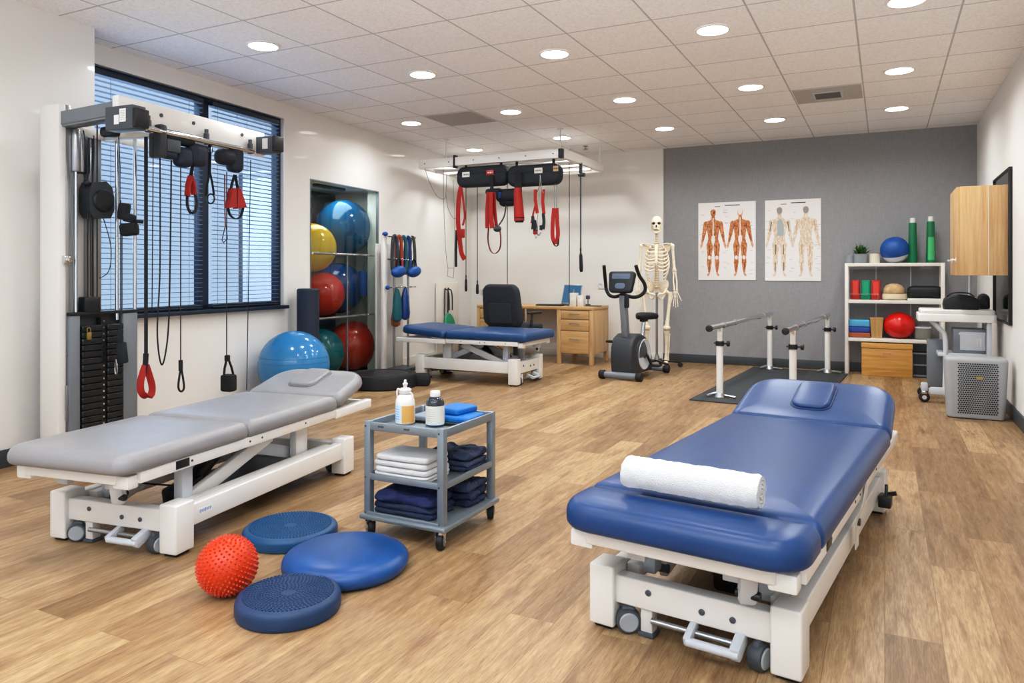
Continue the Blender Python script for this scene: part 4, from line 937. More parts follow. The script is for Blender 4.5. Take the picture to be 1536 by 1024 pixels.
# padded belts
for lab, x0, x1, y0, y1, st in (('black padded sling with white sticker, left half of the row under the frame', 685, 765, 249, 280, [(704, 263, 'sticker'), (740, 260, 'redp')]), ('black padded sling with cream sticker, right half of the row under the frame', 762, 843, 247, 279, [(812, 257, 'label'), (838, 254, 'tan')])):
    c = fr((x0+x1)/2, (y0+y1)/2, .04); t = thing('padded_sling', lab, 'sling', tuple(c), -A, GS)
    L = (x1-x0)*c.y/F/.93; hh = (y1-y0)*c.y/F
    b = B(); Mx = Matrix(((1, 0, 0, 0), (0, 0, -1, 0), (0, 1, 0, 0), (0, 0, 0, 1)))
    b.slab(rrect(L/2, hh/2, hh*.38, 8), -.07, .07, .045, .045, .004, Mx); bd_ = part('pad', b, 'padblk', t)
    b = B(); b.strap([(-L*.4, -.0725, hh*.1), (0, -.0735, hh*.14), (L*.4, -.0725, hh*.1)], .012, .004, (0, 0, 1)); part('piping', b, 'blackstrap', bd_)
    for px, py, m in st:
        q = MW[t.name].inverted() @ fr(px, py, .04)
        b = B(); b.box((q.x, -.0775, q.z), (.095 if m != 'tan' else .06, .004, .058), .001); e = part('sticker', b, m, t)
        b = B()
        for k in range(6): b.box((q.x-.03+.012*k, -.080, q.z), (.007, .001, .018 if k % 2 else .012))
        part('sticker_print', b, 'ink' if m != 'redp' else 'sticker', e)
    b = B()
    for q in (-.35, .35): b.strap([(q*L, -.0, hh*.4), (q*L, 0, hh*.5+.08)], .03, .005, (1, 0, 0))
    part('hanger_strap', b, 'blackstrap', t)
c = fr(763, 293, .1); t = thing('padded_sling', 'bunched black sling hanging below the middle of the padded row', 'sling', tuple(c), -A, GS)
b = B(); b.box((0, 0, 0), (.3, .14, .15), .06, seg=4); b.box((-.02, .02, -.06), (.2, .12, .12), .05, seg=4); b.box((-.18, .0, .05), (.2, .1, .07), .03, seg=3); part('pad', b, 'padblk', t)
b = B(); b.box((-.08, -.072, -.0), (.03, .01, .07), .004); part('blue_tab', b, 'blueband', t)
def sl(nm, lab, px, py, cat='sling'): return thing(nm, lab, cat, tuple(fr(px, py)), -A, GS)
uw = tuple(ua3); vw = tuple(va3)
# A long red strap
t = sl('strap_sling', 'long red strap with dangling tail at the left end of the sling row', 690, 278)
b = B(); b.strap([fr(692, 276), fr(688, 300), fr(687, 330), fr(689, 352), fr(692, 378), fr(697, 389)], .055, .006, uw, sub=5); b.strap([fr(692, 278), fr(696, 310), fr(697, 326), fr(694, 338)], .024, .005, uw, sub=5); b.box(fr(693, 350), (.07, .02, .1), .006, (0, 0, -A)); part('red_strap', b, 'redstrap', t, True)
b = B(); b.strap([fr(685, 345, .03), fr(684, 375, .03), fr(684, 400, .03)], .03, .005, uw); part('black_tail', b, 'blackstrap', t, True)
# B red double sling with loop
t = sl('strap_sling', 'red doubled sling with a long hanging loop and a grey buckle, left of centre', 737, 262)
b = B(); b.strap([fr(737, 262, -.06), fr(738, 278, -.06), fr(737, 292, -.05)], .04, .006, uw); part('hanger_strap', b, 'blackstrap', t, True)
for x0, x1, dv_ in ((733, 731, -.05), (737, 738, -.08), (741, 745, -.05)):
    b = B(); b.strap([fr(x0, 288, dv_), fr((x0+x1)/2-1, 315, dv_), fr(x1, 342, dv_)], .047, .014, tuple(ua3*.9+va3*(.5 if x0 < 735 else -.5 if x0 > 740 else 0)), sub=3); part('red_strap', b, 'redstrap', t, True)
b = B(); b.strap([fr(733, 340, -.03), fr(732, 360, -.03), fr(736, 376, -.03), fr(743, 380, -.03), fr(750, 372, -.03), fr(751, 355, -.03), fr(749, 342, -.03)], .025, .005, vw, sub=5); part('loop', b, mat('brown_webbing', '#6A2A22', .8), t, True)
b = B(); b.ball(fr(746, 343, -.06), .045, 18, 10, (1, .6, .8)); b.tube([fr(748, 338, -.05), fr(756, 325, -.05), fr(759, 308, -.05)], .008, 8, sub=4); part('buckle', b, 'char', t, True)
# C red sleeve
t = sl('red_sleeve_sling', 'solid red padded sleeve hanging in the middle of the sling row', 777, 270)
b = B(); b.strap([fr(775, 255, -.06), fr(775, 285, -.06)], .05, .006, uw); b.strap([fr(780, 258, -.06), fr(781, 288, -.06)], .03, .006, uw); part('hanger_strap', b, 'blackstrap', t, True)
b = B(); p0_, p1_ = fr(776.5, 282, -.06), fr(779, 331, -.06); b.tube([p0_, p0_.lerp(p1_, .3), p0_.lerp(p1_, .7), p1_], [.04, .046, .054, .056], 20); part('sleeve', b, 'redstrap', t, True)
b = B(); b.cyl(fr(779, 326, -.06), fr(779, 333.5, -.06), .0575, .045, seg=20); part('sleeve_end', b, 'blackp', t, True)
# D twin straps with carabiners
t = sl('carabiner_sling', 'pair of red straps with black and chrome carabiners, right of centre', 806, 275)
b = B(); b.strap([fr(803, 284), fr(803, 300), fr(806, 320)], .035, .01, uw); b.strap([fr(815, 284), fr(814, 302), fr(816, 321)], .035, .01, uw); b.strap([fr(805, 300), fr(800, 320), fr(797, 335)], .02, .006, uw); b.box(fr(803, 348), (.05, .03, .05), .01); part('red_strap', b, 'redstrap', t, True)
b = B(); b.tube([fr(810, 262, -.06), fr(809, 280, -.03), fr(804, 290)], .005, 6, sub=3); b.tube([fr(810, 262, -.06), fr(812, 280, -.03), fr(815, 290)], .005, 6, sub=3); b.tube([fr(807, 318), fr(806, 345), fr(808, 353), fr(811, 348)], .006, 6, sub=3); b.tube([fr(801, 345), fr(804, 357), fr(806, 352)], .005, 6, sub=3); part('carabiner', b, 'chrome', t, True)
b = B()
for x, y0, y1 in ((799, 324, 344), (802, 330, 346), (815, 320, 344), (811, 338, 345)): b.strap([fr(x, y0, -.02), fr(x+1, (y0+y1)/2, -.02), fr(x, y1, -.02)], .03, .018, uw)
part('black_buckle', b, 'blackp', t, True)
# E red loop
t = sl('strap_sling', 'narrow red loop on a twin cord, right end of the sling row', 833, 280)
b = B(); b.tube([fr(832, 276), fr(832, 314)], .004, 6); b.tube([fr(835, 276), fr(835, 314)], .004, 6); part('cord', b, 'mgrey', t, True)
b = B(); b.strap([fr(831, 312), fr(829, 335), fr(829, 356), fr(833, 366)], .042, .008, uw, sub=3); b.strap([fr(835, 312), fr(836, 335), fr(837, 352), fr(834, 366)], .042, .008, uw, sub=3); part('red_strap', b, 'redstrap', t, True)
b = B(); b.strap([fr(830, 362), fr(833, 369), fr(837, 367), fr(838, 358)], .025, .006, vw, sub=3); part('loop_end', b, 'blackstrap', t, True)
# cords with grips
for px, y0, y1, g0, g1, r, dv, lab in ((699, 284, 416, 415, 437, .014, .25, 'cord with slim black grip, leftmost of the two hanging over the far table'), (716, 281, 425, 423, 441, .015, .25, 'cord with stubby black grip, right of the two hanging over the far table'), (871, 265, 375, 375, 408, .018, .5, 'thick cord with long black handle at the right side of the suspension frame')):
    t = thing('grip_rope', lab, 'cord', tuple(fr(px, y0, dv)), -A, GS)
    b = B(); b.tube([fr(px, 252, dv), fr(px, y1, dv)], .0045 if px < 800 else .009, 8); part('cord', b, 'cable' if px < 800 else 'dgrey', t, True)
    b = B(); a_, z_ = fr(px, g0, dv), fr(px+(1 if px > 800 else 0), g1, dv); b.tube([a_, a_.lerp(z_, .12), a_.lerp(z_, .25), a_.lerp(z_, .8), a_.lerp(z_, .95), z_], [r*.4, r*.5, r, r*1.15, r, r*.6], 12); b.cyl(a_+Vector((0, 0, .02)), a_-Vector((0, 0, .01)), r*.55, seg=10); part('grip', b, 'black', t, True)
b = B(); b.cyl(fr(871, 262, .5), fr(871, 244, .5), .02, seg=12); b.cyl(fr(868, 262, .5), fr(877, 262, .5), .022, seg=12); part('cord_clamp', b, 'dgrey', sf, True)
for px, y0, y1, dv in ((761, 310, 428, .3), (854, 262, 456, .55)):
    b = B(); b.tube([fr(px, y0-40, dv), fr(px, y1, dv)], .0045, 6); part('pull_cord', b, 'cable', sf, True)
# thin wires at the left end
b = B(); b.tube([fr(637, 252), fr(645, 275), fr(656, 294), fr(667, 298), fr(669, 285), fr(670, 262)], .003, 6, sub=6); b.tube([fr(669, 290), fr(672, 312), fr(680, 327), fr(685, 326)], .003, 6, sub=5); b.tube([fr(665, 250), fr(666, 320), fr(669, 380), fr(672, 402)], .003, 6, sub=4); b.tube([fr(680, 270), fr(682, 340), fr(681, 402)], .0025, 6, sub=4); part('thin_wire', b, 'mgrey', sf, True)
b = B(); b.tube([fr(672, 402), fr(681, 402), fr(680, 417), fr(671, 414)], .003, 6, closed=True); part('wire_stirrup', b, 'mgrey', sf, True)
# ------------------------------------------------------------------ band rack against the window wall
ra = Vector((-1.375, 7.86, 0))
rk = thing('band_rack', 'white post rack with grey poles holding exercise bands, beside the ball alcove', 'rack', tuple(ra), -LW)
b = B(); b.box((0, .03, .745), (.035, .07, 1.49), .004); part('white_post', b, 'white', rk)
b = B(); b.box((-.1, .3, .72), (.02, .55, 1.36), .004); part('back_panel', b, 'white2', rk)
for y in (.2, .50):
    b = B(); b.cyl((.02, y, .03), (.02, y, 1.5), .013, seg=14)
    for k in range(20): b.cyl((.02, y, .15+k*.068), (.02, y, .158+k*.068), .0145, seg=10)
    part('grey_pole', b, 'steel', rk)
b = B(); b.box((-.02, .28, .02), (.3, .62, .04), .008); part('base', b, 'dgrey', rk)
for z in (1.475, 1.23, .93):
    b = B(); b.cyl((.05, .02, z), (.05, .56, z), .009, seg=10); q = part('cross_bar', b, 'chrome', rk)
    b = B()
    for y in (.1, .2, .3, .4, .5): b.cyl((.05, y, z), (.11, y, z), .006, seg=8); b.ball((.112, y, z+.004), .009, 10, 6)
    part('hook', b, 'chrome', q)
b = B(); b.ball((.02, .02, 1.5), .03, 14, 8, (1, 1.2, .8)); b.ball((.05, .02, .93), .025, 14, 8); b.ball((.06, .5, 1.1), .03, 14, 8, (1.4, 1, .7)); part('blue_clamp', b, 'blueband', rk)
mr = MW[rk.name]
for k, (y, m, lab) in enumerate(((.1, 'char', 'charcoal exercise band, first from the post on the band rack'), (.19, 'orangeb', 'rust orange exercise band on the band rack'), (.28, 'tealb', 'teal exercise band next to the orange one on the band rack'), (.37, 'ballnavy', 'navy exercise band next to the teal one on the band rack'), (.47, 'olive', 'dark olive exercise band at the far end of the band rack'))):
    t = thing('exercise_band', lab, 'exercise band', tuple(mr @ Vector((.09, y, 1.475))), -LW, 'exercise bands on the band rack')
    b = B(); w = .075
    b.tube([(-.012, -.03, -.36), (-.014, -.034, -.2), (-.01, -.02, -.03), (0, 0, .012), (.01, .02, -.03), (.014, .034, -.2), (.012, .03, -.36), (0, 0, -.385)], 1, 10, True, 4, (.02, .017), (0, 1, 0)); part('band', b, m, t)
    b = B(); b.cyl((0, -.03, -.4), (0, .03, -.4), .012, seg=10); part('end_clip', b, 'steel', t)
for y, lab in ((.13, 'blue oval weight bag hanging on the band rack, nearer the post'), (.46, 'blue oval weight bag hanging on the band rack, farther from the post')):
    t = thing('weight_bag', lab, 'weight bag', tuple(mr @ Vector((.12, y, 1.1))), -LW, 'blue weight bags on the rack')
    b = B(); b.ball((0, 0, 0), .1, 24, 14, (.6, 1.25, .62), Matrix.Rotation(.15, 4, 'X')); part('bag_body', b, 'blueband', t)
    b = B(); b.strap([(0, -.05, .05), (0, -.02, .13), (0, .02, .13), (0, .05, .05)], .02, .004, (1, 0, 0), sub=4); part('carry_strap', b, 'blackstrap', t)
for y, m, z0, lab in ((.13, 'tealb', .56, 'teal long soft weight hanging low on the band rack'), (.3, 'ballnavy', .57, 'navy long soft weight hanging low on the band rack'), (.22, 'brick', .5, 'terracotta soft weight peeking out below the teal and navy ones')):
    t = thing('soft_weight', lab, 'soft weight', tuple(mr @ Vector((.1 if m != 'brick' else .03, y, z0))), -LW, 'soft weights on the band rack')
    hh = .36 if m != 'brick' else .2
    b = B(); b.lathe([(.02, 0), (.06, .02), (.068, .08), (.055, hh*.7), (.03, hh*.95), (.01, hh)], 20, sx=.7); part('weight_body', b, m, t)
    b = B(); b.tube([(0, 0, hh-.01), (0, 0, .93-z0)], .004, 6); part('cord', b, 'cable', t)
# white panel with hooks behind, canes and a green disc
q = Lw(.02, 5.0, 0); t = thing('cane_panel', 'low cream panel leaning on the wall with two hooked canes behind the far table', 'panel', tuple(q), -LW)
b = B(); b.box((0, .1, .48), (.02, .62, .96), .004); part('panel_board', b, 'offw', t)
for y in (-.03, .06):
    b = B(); b.tube([(.03, y, .02), (.03, y, .82), (.04, y+.01, .87), (.05, y+.05, .86), (.05, y+.08, .78), (.05, y+.085, .6)], .008, 8, sub=4); part('cane', b, 'char', t)
q = Lw(.25, 4.72, .0)
b = B(); b.lathe([(.0, -.02), (.14, -.02), (.15, 0), (.14, .02), (0, .02)], 28, (0, 0, .44), (1, .1, .2), caps=False); b.cyl((0, 0, 0), (0, 0, .32), .02, seg=10); b.cyl((0, 0, 0), (0, 0, .02), .1, seg=20)
solo('balance_paddle', b, 'greenp', 'green round paddle standing behind the head of the far table', 'paddle', tuple(q), -LW)
# black round trampoline on the floor
p = P(573, 577, 7.1); t = thing('mini_trampoline', 'flat black round trampoline on the floor beyond the grey table', 'trampoline', (p.x, p.y, 0), 0)
b = B(); b.lathe([(.3, 0), (.335, .01), (.335, .1), (.325, .125), (.28, .13), (.26, .122), (0, .12)], 48); part('padded_rim', b, 'black', t)
b = B(); b.lathe([(.0, .124), (.25, .124), (.25, .121), (0, .121)], 40, caps=False); part('jump_mat', b, 'blackp', t)
b = B(); b.box((.38, -.02, .06), (.16, .12, .12), .03); solo('equipment_bag', b, 'black', 'small black bag on the floor beside the trampoline', 'bag', (p.x, p.y+.05, 0))
b = B(); b.slab(rrect(.08, .05, .03), 0, .075, .01, .025); q = FL(466, 652); t = thing('foot_switch', 'dark grey foot switch on the floor behind the grey table', 'foot switch', (q.x+.02, q.y+.75, 0), -.3); part('switch_body', b, 'char', t)
b = B(); b.tube([(0, 0, .07), (.02, .04, .14), (-.04, .06, .16), (-.06, .02, .1)], .005, 6, sub=5); part('switch_cord', b, 'cable', t)

# ------------------------------------------------------------------ desk, chair, laptop
do = Vector((.945, 8.66, 0)); dw, dd, dh = 1.56, .56, .685
dk = thing('desk', 'light oak desk with drawer pedestals against the white back wall', 'desk', tuple(do), -A)
b = B(); b.box((-dw/2, dd/2, dh-.018), (dw, dd, .036), .004); part('desk_top', b, 'oak', dk)
def pedestal(x0, x1, drawers):
    b = B(); z0 = .12
    b.box(((x0+x1)/2, dd/2+.01, (z0+dh-.036)/2), (x1-x0-.02, dd-.04, dh-.036-z0), .003); pc = part('pedestal', b, 'oakz', dk)
    for x in (x0+.025, x1-.025):
        for y in (.03, dd-.03):
            b = B(); b.box((x, y, (dh-.036)/2), (.05, .05, dh-.036), .004); part('desk_leg', b, 'oakz', dk)
    z = dh-.045; hs = drawers
    for h in hs:
        b = B(); b.box(((x0+x1)/2, .012, z-h/2), (x1-x0-.105, .024, h-.008), .003); d = part('drawer', b, 'oak', dk)
        b = B(); xx = (x0+x1)/2; zz = z-h*.36
        b.tube([(xx-.06, .002, zz), (xx-.055, -.02, zz), (xx, -.026, zz), (xx+.055, -.02, zz), (xx+.06, .002, zz)], .005, 8, sub=3); part('drawer_handle', b, 'steel', d)
        z -= h
pedestal(-.46, 0, (.105, .135, .27)); pedestal(-dw, -dw+.42, (.125, .37))
b = B(); b.box((0.0-.012, dd/2, .38), (.024, dd-.08, dh-.18), .002); part('side_panel', b, 'oakz', dk)
b = B(); b.box((-dw/2, dd-.03, .42), (dw-.9, .02, .45)); part('modesty_panel', b, 'white2', dk)
md = MW[dk.name]
def DP(px, y): # point on the desk top at photo column px, y back from its front edge
    k = (px-CXP)/F; ox, oy = do.x+VX*y, do.y+VY*y; s = (ox-k*oy)/(UX-k*UY); return Vector((ox-UX*s, oy-UY*s, dh))
q = DP(848, .3); t = thing('laptop', 'open silver laptop with dark blue screen on the oak desk', 'laptop', tuple(q), -A-.25)
b = B(); b.slab(rrect(.14, .1, .01), 0, .014, .003, .004); part('laptop_base', b, 'steel', t)
b = B(); b.box((0, -.01, .0148), (.25, .1, .002)); part('keyboard', b, 'blackp', t)
Ms = Matrix.Translation((0, .1, .014)) @ Matrix.Rotation(radians(-16), 4, 'X')
b = B(); b.box((0, 0, .125), (.28, .008, .25), .003); sc_ = part('laptop_lid', xf(b, Ms), 'steel', t)
b = B(); b.box((0, -.0048, .128), (.262, .001, .225)); part('screen', xf(b, Ms), 'screen', sc_)
b = B(); b.box((.02, -.0055, .12), (.012, .001, .14), 0, (0, .1, 0)); b.box((.05, -.0055, .07), (.02, .001, .07), 0); part('screen_picture', xf(b, Ms), 'steel', sc_)
for px, w, h, lab in ((861, .085, .16, 'white box file on the desk, next to the laptop'), (872, .075, .13, 'smaller white box on the desk, farther from the laptop')):
    q = DP(px, .2); b = B(); b.box((0, 0, h/2), (w, .09, h), .004); t = thing('paper_box', lab, 'box', tuple(q), -A, 'white boxes on the desk'); part('box_body', b, 'white2', t)
    b = B(); b.box((0, -.046, h*.55), (w*.6, .001, h*.3)); part('box_label', b, 'sticker', t)
q = DP(882, .33); b = B(); b.cyl((0, 0, .0), (0, 0, .02), .03, seg=18); b.cyl((0, 0, .02), (0, 0, .09), .006, seg=10); b.box((0, 0, .105), (.05, .03, .045), .008); solo('webcam', b, 'dgrey', 'small dark webcam on a stand at the right end of the desk', 'webcam', tuple(q), -A)
q = DP(825, .12); b = B(); b.slab(rrect(.17, .06, .01), 0, .016, .003, .006); t = thing('keyboard', 'black keyboard lying flat on the desk in front of the laptop', 'keyboard', tuple(q), -A); part('keyboard_case', b, 'blackp', t)
b = B()
for i in range(13):
    for j in range(4): b.box((-.15+.025*i, -.04+.025*j, .018), (.02, .02, .005), .001, seg=1)
part('keys', b, 'char', t)
q = DP(890, .25); b = B(); b.slab(rrect(.09, .07, .01), 0, .008, .002, .003); solo('notebook', b, 'char', 'dark notebook lying at the right end of the desk', 'notebook', tuple(q), -A)
# office chair
ch = thing('office_chair', 'charcoal swivel office chair with its back to the camera at the desk', 'chair', (.04, 8.36, 0), -radians(38))
b = B(); Mb = Matrix.Translation((0, -.21, .5)) @ Matrix.Rotation(radians(8), 4, 'X') @ Matrix(((1, 0, 0, 0), (0, 0, 1, 0), (0, 1, 0, 0), (0, 0, 0, 1)))
b.slab(lambda i: [(x*(1-.12*(y+.0)/.25 if y > 0 else 1), y+.23) for x, y in rrect(.265, .235, .09, 8)(i)], -.045, .045, .035, .035, .008, Mb); bk = part('backrest', b, 'chairf', ch)
b = B(); b.slab(lambda i: [(x, y+.15) for x, y in rrect(.16, .11, .03, 5)(i)], -.058, -.042, .004, .006, 0, Mb); part('back_pocket', b, 'char', bk)
b = B(); b.slab(rrect(.25, .24, .09, 8), .44, .52, .02, .035, .008); part('seat', b, 'chairf', ch)
b = B(); b.bar((0, -.12, .44), (0, -.25, .5), .06, .02, .005); b.bar((0, -.25, .49), (0, -.25, .62), .06, .02, .005); part('back_bracket', b, 'blackp', ch)
for s in (-1, 1):
    b = B(); b.tube([(s*.24, -.1, .47), (s*.29, -.1, .5), (s*.29, -.08, .64)], .014, 8, sub=4); b.slab(rrect(.03, .12, .028, 5, s*.29, -.03), .635, .66, .008, .01); part('armrest', b, 'blackp', ch)
b = B(); b.cyl((0, 0, .1), (0, 0, .42), .028, seg=18); b.cyl((0, 0, .4), (0, 0, .45), .1, seg=20); part('gas_column', b, 'blackp', ch)
for k in range(5):
    a = 2*pi*k/5; b = B(); b.bar((0.03*cos(a), .03*sin(a), .12), (.28*cos(a), .28*sin(a), .075), .04, .03, .008); l = part('base_leg', b, 'blackp', ch)
    b = B(); c = (.28*cos(a), .28*sin(a), .03); b.cyl((c[0]-.02*sin(a), c[1]+.02*cos(a), .03), (c[0]+.02*sin(a), c[1]-.02*cos(a), .03), .03, seg=16, bev=.005); part('caster', b, 'black', l)
# sockets
def on_back(px, off=.0):
    k = (px-CXP)/F; s = (1.87-k*9.14)/(UX-k*UY); return Vector((1.87-UX*s-VX*off, 9.14-UY*s-VY*off, 0))
for px, py, lab in ((728, 437, 'white double wall socket left of the office chair'), (905, 428, 'white double wall socket between the laptop and the exercise bike')):
    q = on_back(px); q.z = H+(HOR-py)*q.y/F
    t = thing('wall_socket', lab, 'wall socket', tuple(q), -A, 'wall sockets on the white back wall')
    b = B(); b.box((0, -.006, 0), (.14, .012, .085), .004); part('socket_plate', b, 'white2', t)
    b = B()
    for s in (-.034, .034): b.lathe([(0, -.0), (.021, 0), (.025, .003), (.025, .0)], 18, (s, -.0122, 0), (0, -1, 0), caps=False)
    part('socket_outlet', b, 'lgrey', t)

# ------------------------------------------------------------------ exercise bike (front toward the camera)
bk_ = thing('exercise_bike', 'dark grey upright exercise bike with saddle and curved handlebars', 'exercise bike', (1.10, 7.50, 0), -radians(33))
b = B(); b.cyl((-.2, 0, .045), (.2, 0, .045), .035, seg=18); q = part('front_stabiliser', b, 'mgrey', bk_)
for s in (-1, 1):
    b = B(); b.cyl((s*.17, 0, .045), (s*.235, 0, .045), .045, seg=20, bev=.012); part('end_cap', b, 'black', q)
b = B(); b.cyl((-.19, .76, .045), (.19, .76, .045), .03, seg=18); q = part('rear_stabiliser', b, 'mgrey', bk_)
for s in (-1, 1):
    b = B(); b.cyl((s*.16, .76, .045), (s*.225, .76, .045), .042, seg=20, bev=.012); part('end_cap', b, 'black', q)
b = B(); prof = [(.02, .05), (.0, .18), (.01, .33), (.06, .42), (.16, .46), (.28, .455), (.38, .42), (.47, .33), (.54, .2), (.56, .1), (.55, .05)]
Mx = Matrix(((0, 0, 1, 0), (1, 0, 0, 0), (0, 1, 0, 0), (0, 0, 0, 1)))
b.slab(lambda i: [(.28+(x-.28)*(1-i*3), .25+(y-.25)*(1-i*3.5)) for x, y in prof], -.12, .12, .035, .035, 0, Mx); body = part('body_shell', b, 'char', bk_)
b = B(); b.slab(lambda i: [(.27+(x-.28)*.5*(1-i*3), .3+(y-.25)*.45*(1-i*3.5)) for x, y in prof], -.123, .123, .01, .01, 0, Mx); part('shell_trim', b, 'dgrey', body)
for s in (-1, 1):
    b = B(); b.lathe([(0, 0), (.14, 0), (.155, .006), (.16, .0), (.16, -.006)], 36, (s*.122, .33, .24), (s, 0, 0), caps=False); d = part('flywheel_disc', b, 'lgrey', bk_)
    b = B(); b.lathe([(.0, .004), (.04, .004), (.045, 0)], 20, (s*.122, .33, .24), (s, 0, 0), caps=False); part('disc_hub', b, 'dgrey', d)
    b = B(); b.bar((s*.145, .33, .24), (s*.15, .33+s*.11, .24-s*.12), .02, .028, .005); b.box((s*.2, .33+s*.115, .24-s*.125), (.1, .085, .025), .006); part('pedal_crank', b, 'blackp', bk_)
b = B(); b.bar((0, .13, .42), (0, .06, .86), .065, .08, .012); part('front_column', b, 'mgrey', bk_)
b = B(); b.bar((0, .5, .05), (0, .76, .05), .06, .05, .01); b.bar((0, .3, .1), (0, .55, .06), .06, .05, .01); part('frame_spine', b, 'dgrey', bk_)
b = B(); b.cyl((0, .52, .25), (0, .6, .58), .022, seg=16); part('seat_post', b, 'chrome', bk_)
b = B(); b.cyl((0, .47, .12), (0, .55, .4), .034, seg=16); part('seat_tube', b, 'dgrey', bk_)
b = B(); b.slab(lambda i: [((.05+.085*min(1, max(0, (y+.13)/.2)))/.135*x, y+.62) for x, y in rrect(.135, .14, .1, 8)(i)], .585, .65, .03, .028, .008); part('saddle', b, 'black', bk_)
b = B(); b.box((0, .6, .575), (.06, .1, .03), .006); part('saddle_clamp', b, 'blackp', bk_)
for s in (-1, 1):
    b = B(); b.tube([(s*.02, .07, .86), (s*.1, .08, .84), (s*.17, .1, .855), (s*.215, .12, .91), (s*.215, .1, .98), (s*.19, .03, 1.06), (s*.175, -.02, 1.16)], .018, 12, sub=6); part('handlebar', b, 'black', bk_)
b = B(); Mc = Matrix.Translation((0, .03, .99)) @ Matrix.Rotation(radians(-15), 4, 'X') @ Matrix(((1, 0, 0, 0), (0, 0, -1, 0), (0, 1, 0, 0), (0, 0, 0, 1)))
b.slab(lambda i: [(x*(1+.08*y/.1), y) for x, y in rrect(.135, .11, .035, 6)(i)], -.025, .03, .012, .012, .004, Mc); c = part('console', b, 'blackp', bk_)
b = B(); b.slab(rrect(.055, .03, .028, 6, 0, -.045), .03, .037, .001, .003, 0, Mc); b.slab(rrect(.1, .028, .01, 6, 0, .055), .03, .036, .001, .003, 0, Mc); part('console_panel', b, 'tealg', c)
b = B(); b.cyl((0, .06, .84), (0, .05, .92), .03, seg=14); b.box((.05, .04, .8), (.05, .03, .14), .01); part('console_mount', b, 'blackp', bk_)

# ------------------------------------------------------------------ anatomical skeleton on its stand
sk = thing('skeleton_model', 'cream anatomical skeleton model hanging on a wheeled stand in front of the grey wall edge', 'skeleton model', tuple(Vector(((985-768)/1110*8.55, 8.55, 0))), -radians(14))
for k in range(5):
    a = 2*pi*k/5+.2; b = B(); b.bar((.02*cos(a), .02*sin(a), .075), (.27*cos(a), .27*sin(a), .06), .035, .022, .006); l = part('stand_leg', b, 'blackp', sk)
    b = B(); b.cyl((.27*cos(a)-.018*sin(a), .27*sin(a)+.018*cos(a), .028), (.27*cos(a)+.018*sin(a), .27*sin(a)-.018*cos(a), .028), .028, seg=16, bev=.005); part('caster', b, 'black', l)
b = B(); b.cyl((0, .04, .06), (0, .04, .86), .014, seg=16); b.cyl((0, .04, .06), (0, .04, .14), .035, .02, seg=16); part('stand_pole', b, 'steel', sk)
S = 1.0
Z = lambda z: z
# skull
b = B()
sx = Matrix.Translation((0, .0, 1.66))
b.ball((0, .012, 1.668), .078, 28, 18, (.86, 1.08, .98))
b.lathe([(.03, -.085), (.045, -.075), (.056, -.05), (.058, -.02), (.05, .0)], 20, (0, -.032, 1.655), sy=.8)
b.box((0, -.045, 1.628), (.098, .05, .03), .014, seg=3)
skull = part('skull', b, 'bone', sk)
b = B(); b.tube([(-.05, .0, 1.64), (-.047, -.012, 1.59), (-.028, -.058, 1.555), (0, -.07, 1.548), (.028, -.058, 1.555), (.047, -.012, 1.59), (.05, 0, 1.64)], .012, 8, sub=5); part('jaw', b, 'bone', skull)
b = B()
for s in (-1, 1): b.ball((s*.03, -.068, 1.655), .019, 14, 8, (1, .6, .85))
b.ball((0, -.078, 1.622), .011, 10, 6, (.8, .6, 1.4)); b.box((0, -.079, 1.583), (.05, .006, .004)); part('eye_socket', b, 'hole', skull)
b = B()
for k in range(12):
    a = pi*(k-5.5)/18; b.box((.042*sin(a)*1.1, -.03-.046*cos(a), 1.590), (.007, .006, .013), .002, seg=1); b.box((.042*sin(a)*1.1, -.03-.046*cos(a), 1.576), (.007, .006, .011), .002, seg=1)
part('teeth', b, 'bone', skull)
# spine
spine = [(0, .02+.025*sin((z-.95)*9), z) for z in [.93+.0265*i for i in range(24)]]
b = B()
for i, (x, y, z) in enumerate(spine):
    r = .024-.0004*i; b.cyl((x, y, z-.010), (x, y, z+.010), r, seg=14, bev=.004); b.bar((x-.035+.0006*i, y+.022, z), (x+.035-.0006*i, y+.022, z), .008, .008, .002); b.bar((x, y+.02, z), (x, y+.05, z-.014), .008, .012, .002)
part('spine', b, 'bone', sk)
b = B()
for i in range(23):
    x, y, z = spine[i]; b.cyl((x, y, z+.009), (x, y, z+.018), .021-.0003*i, seg=12)
part('spinal_discs', b, 'cart_l', sk)
# rib cage
for i in range(10):
    z = 1.40-.031*i; w = [.075, .1, .118, .128, .134, .138, .14, .138, .13, .115][i]; d = [.05, .07, .085, .095, .1, .105, .105, .1, .09, .07][i]
    dr = .045+.012*i
    for s in (-1, 1):
        pts = [(s*.018, .045, z+.02), (s*w*.55, .075, z+.018), (s*w*.95, .045, z-.005), (s*w, .0, z-.03), (s*w*.85, -d*.62, z-dr*.7)]
        if i < 7: pts += [(s*w*.45, -d*.95, z-dr*.9), (s*.016, -d*.95, z-dr*.75)]
        else: pts += [(s*w*.58, -d*.78, z-dr*.9)]
        b = B(); b.tube(pts, .009, 7, sub=5); part('rib', b, 'bone', sk)
b = B(); b.bar((0, -.062, 1.385), (0, -.095, 1.20), .034, .012, .005); b.box((0, -.058, 1.39), (.055, .014, .04), .006); b.bar((0, -.096, 1.20), (0, -.092, 1.17), .014, .008, .003); part('sternum', b, 'bone', sk)
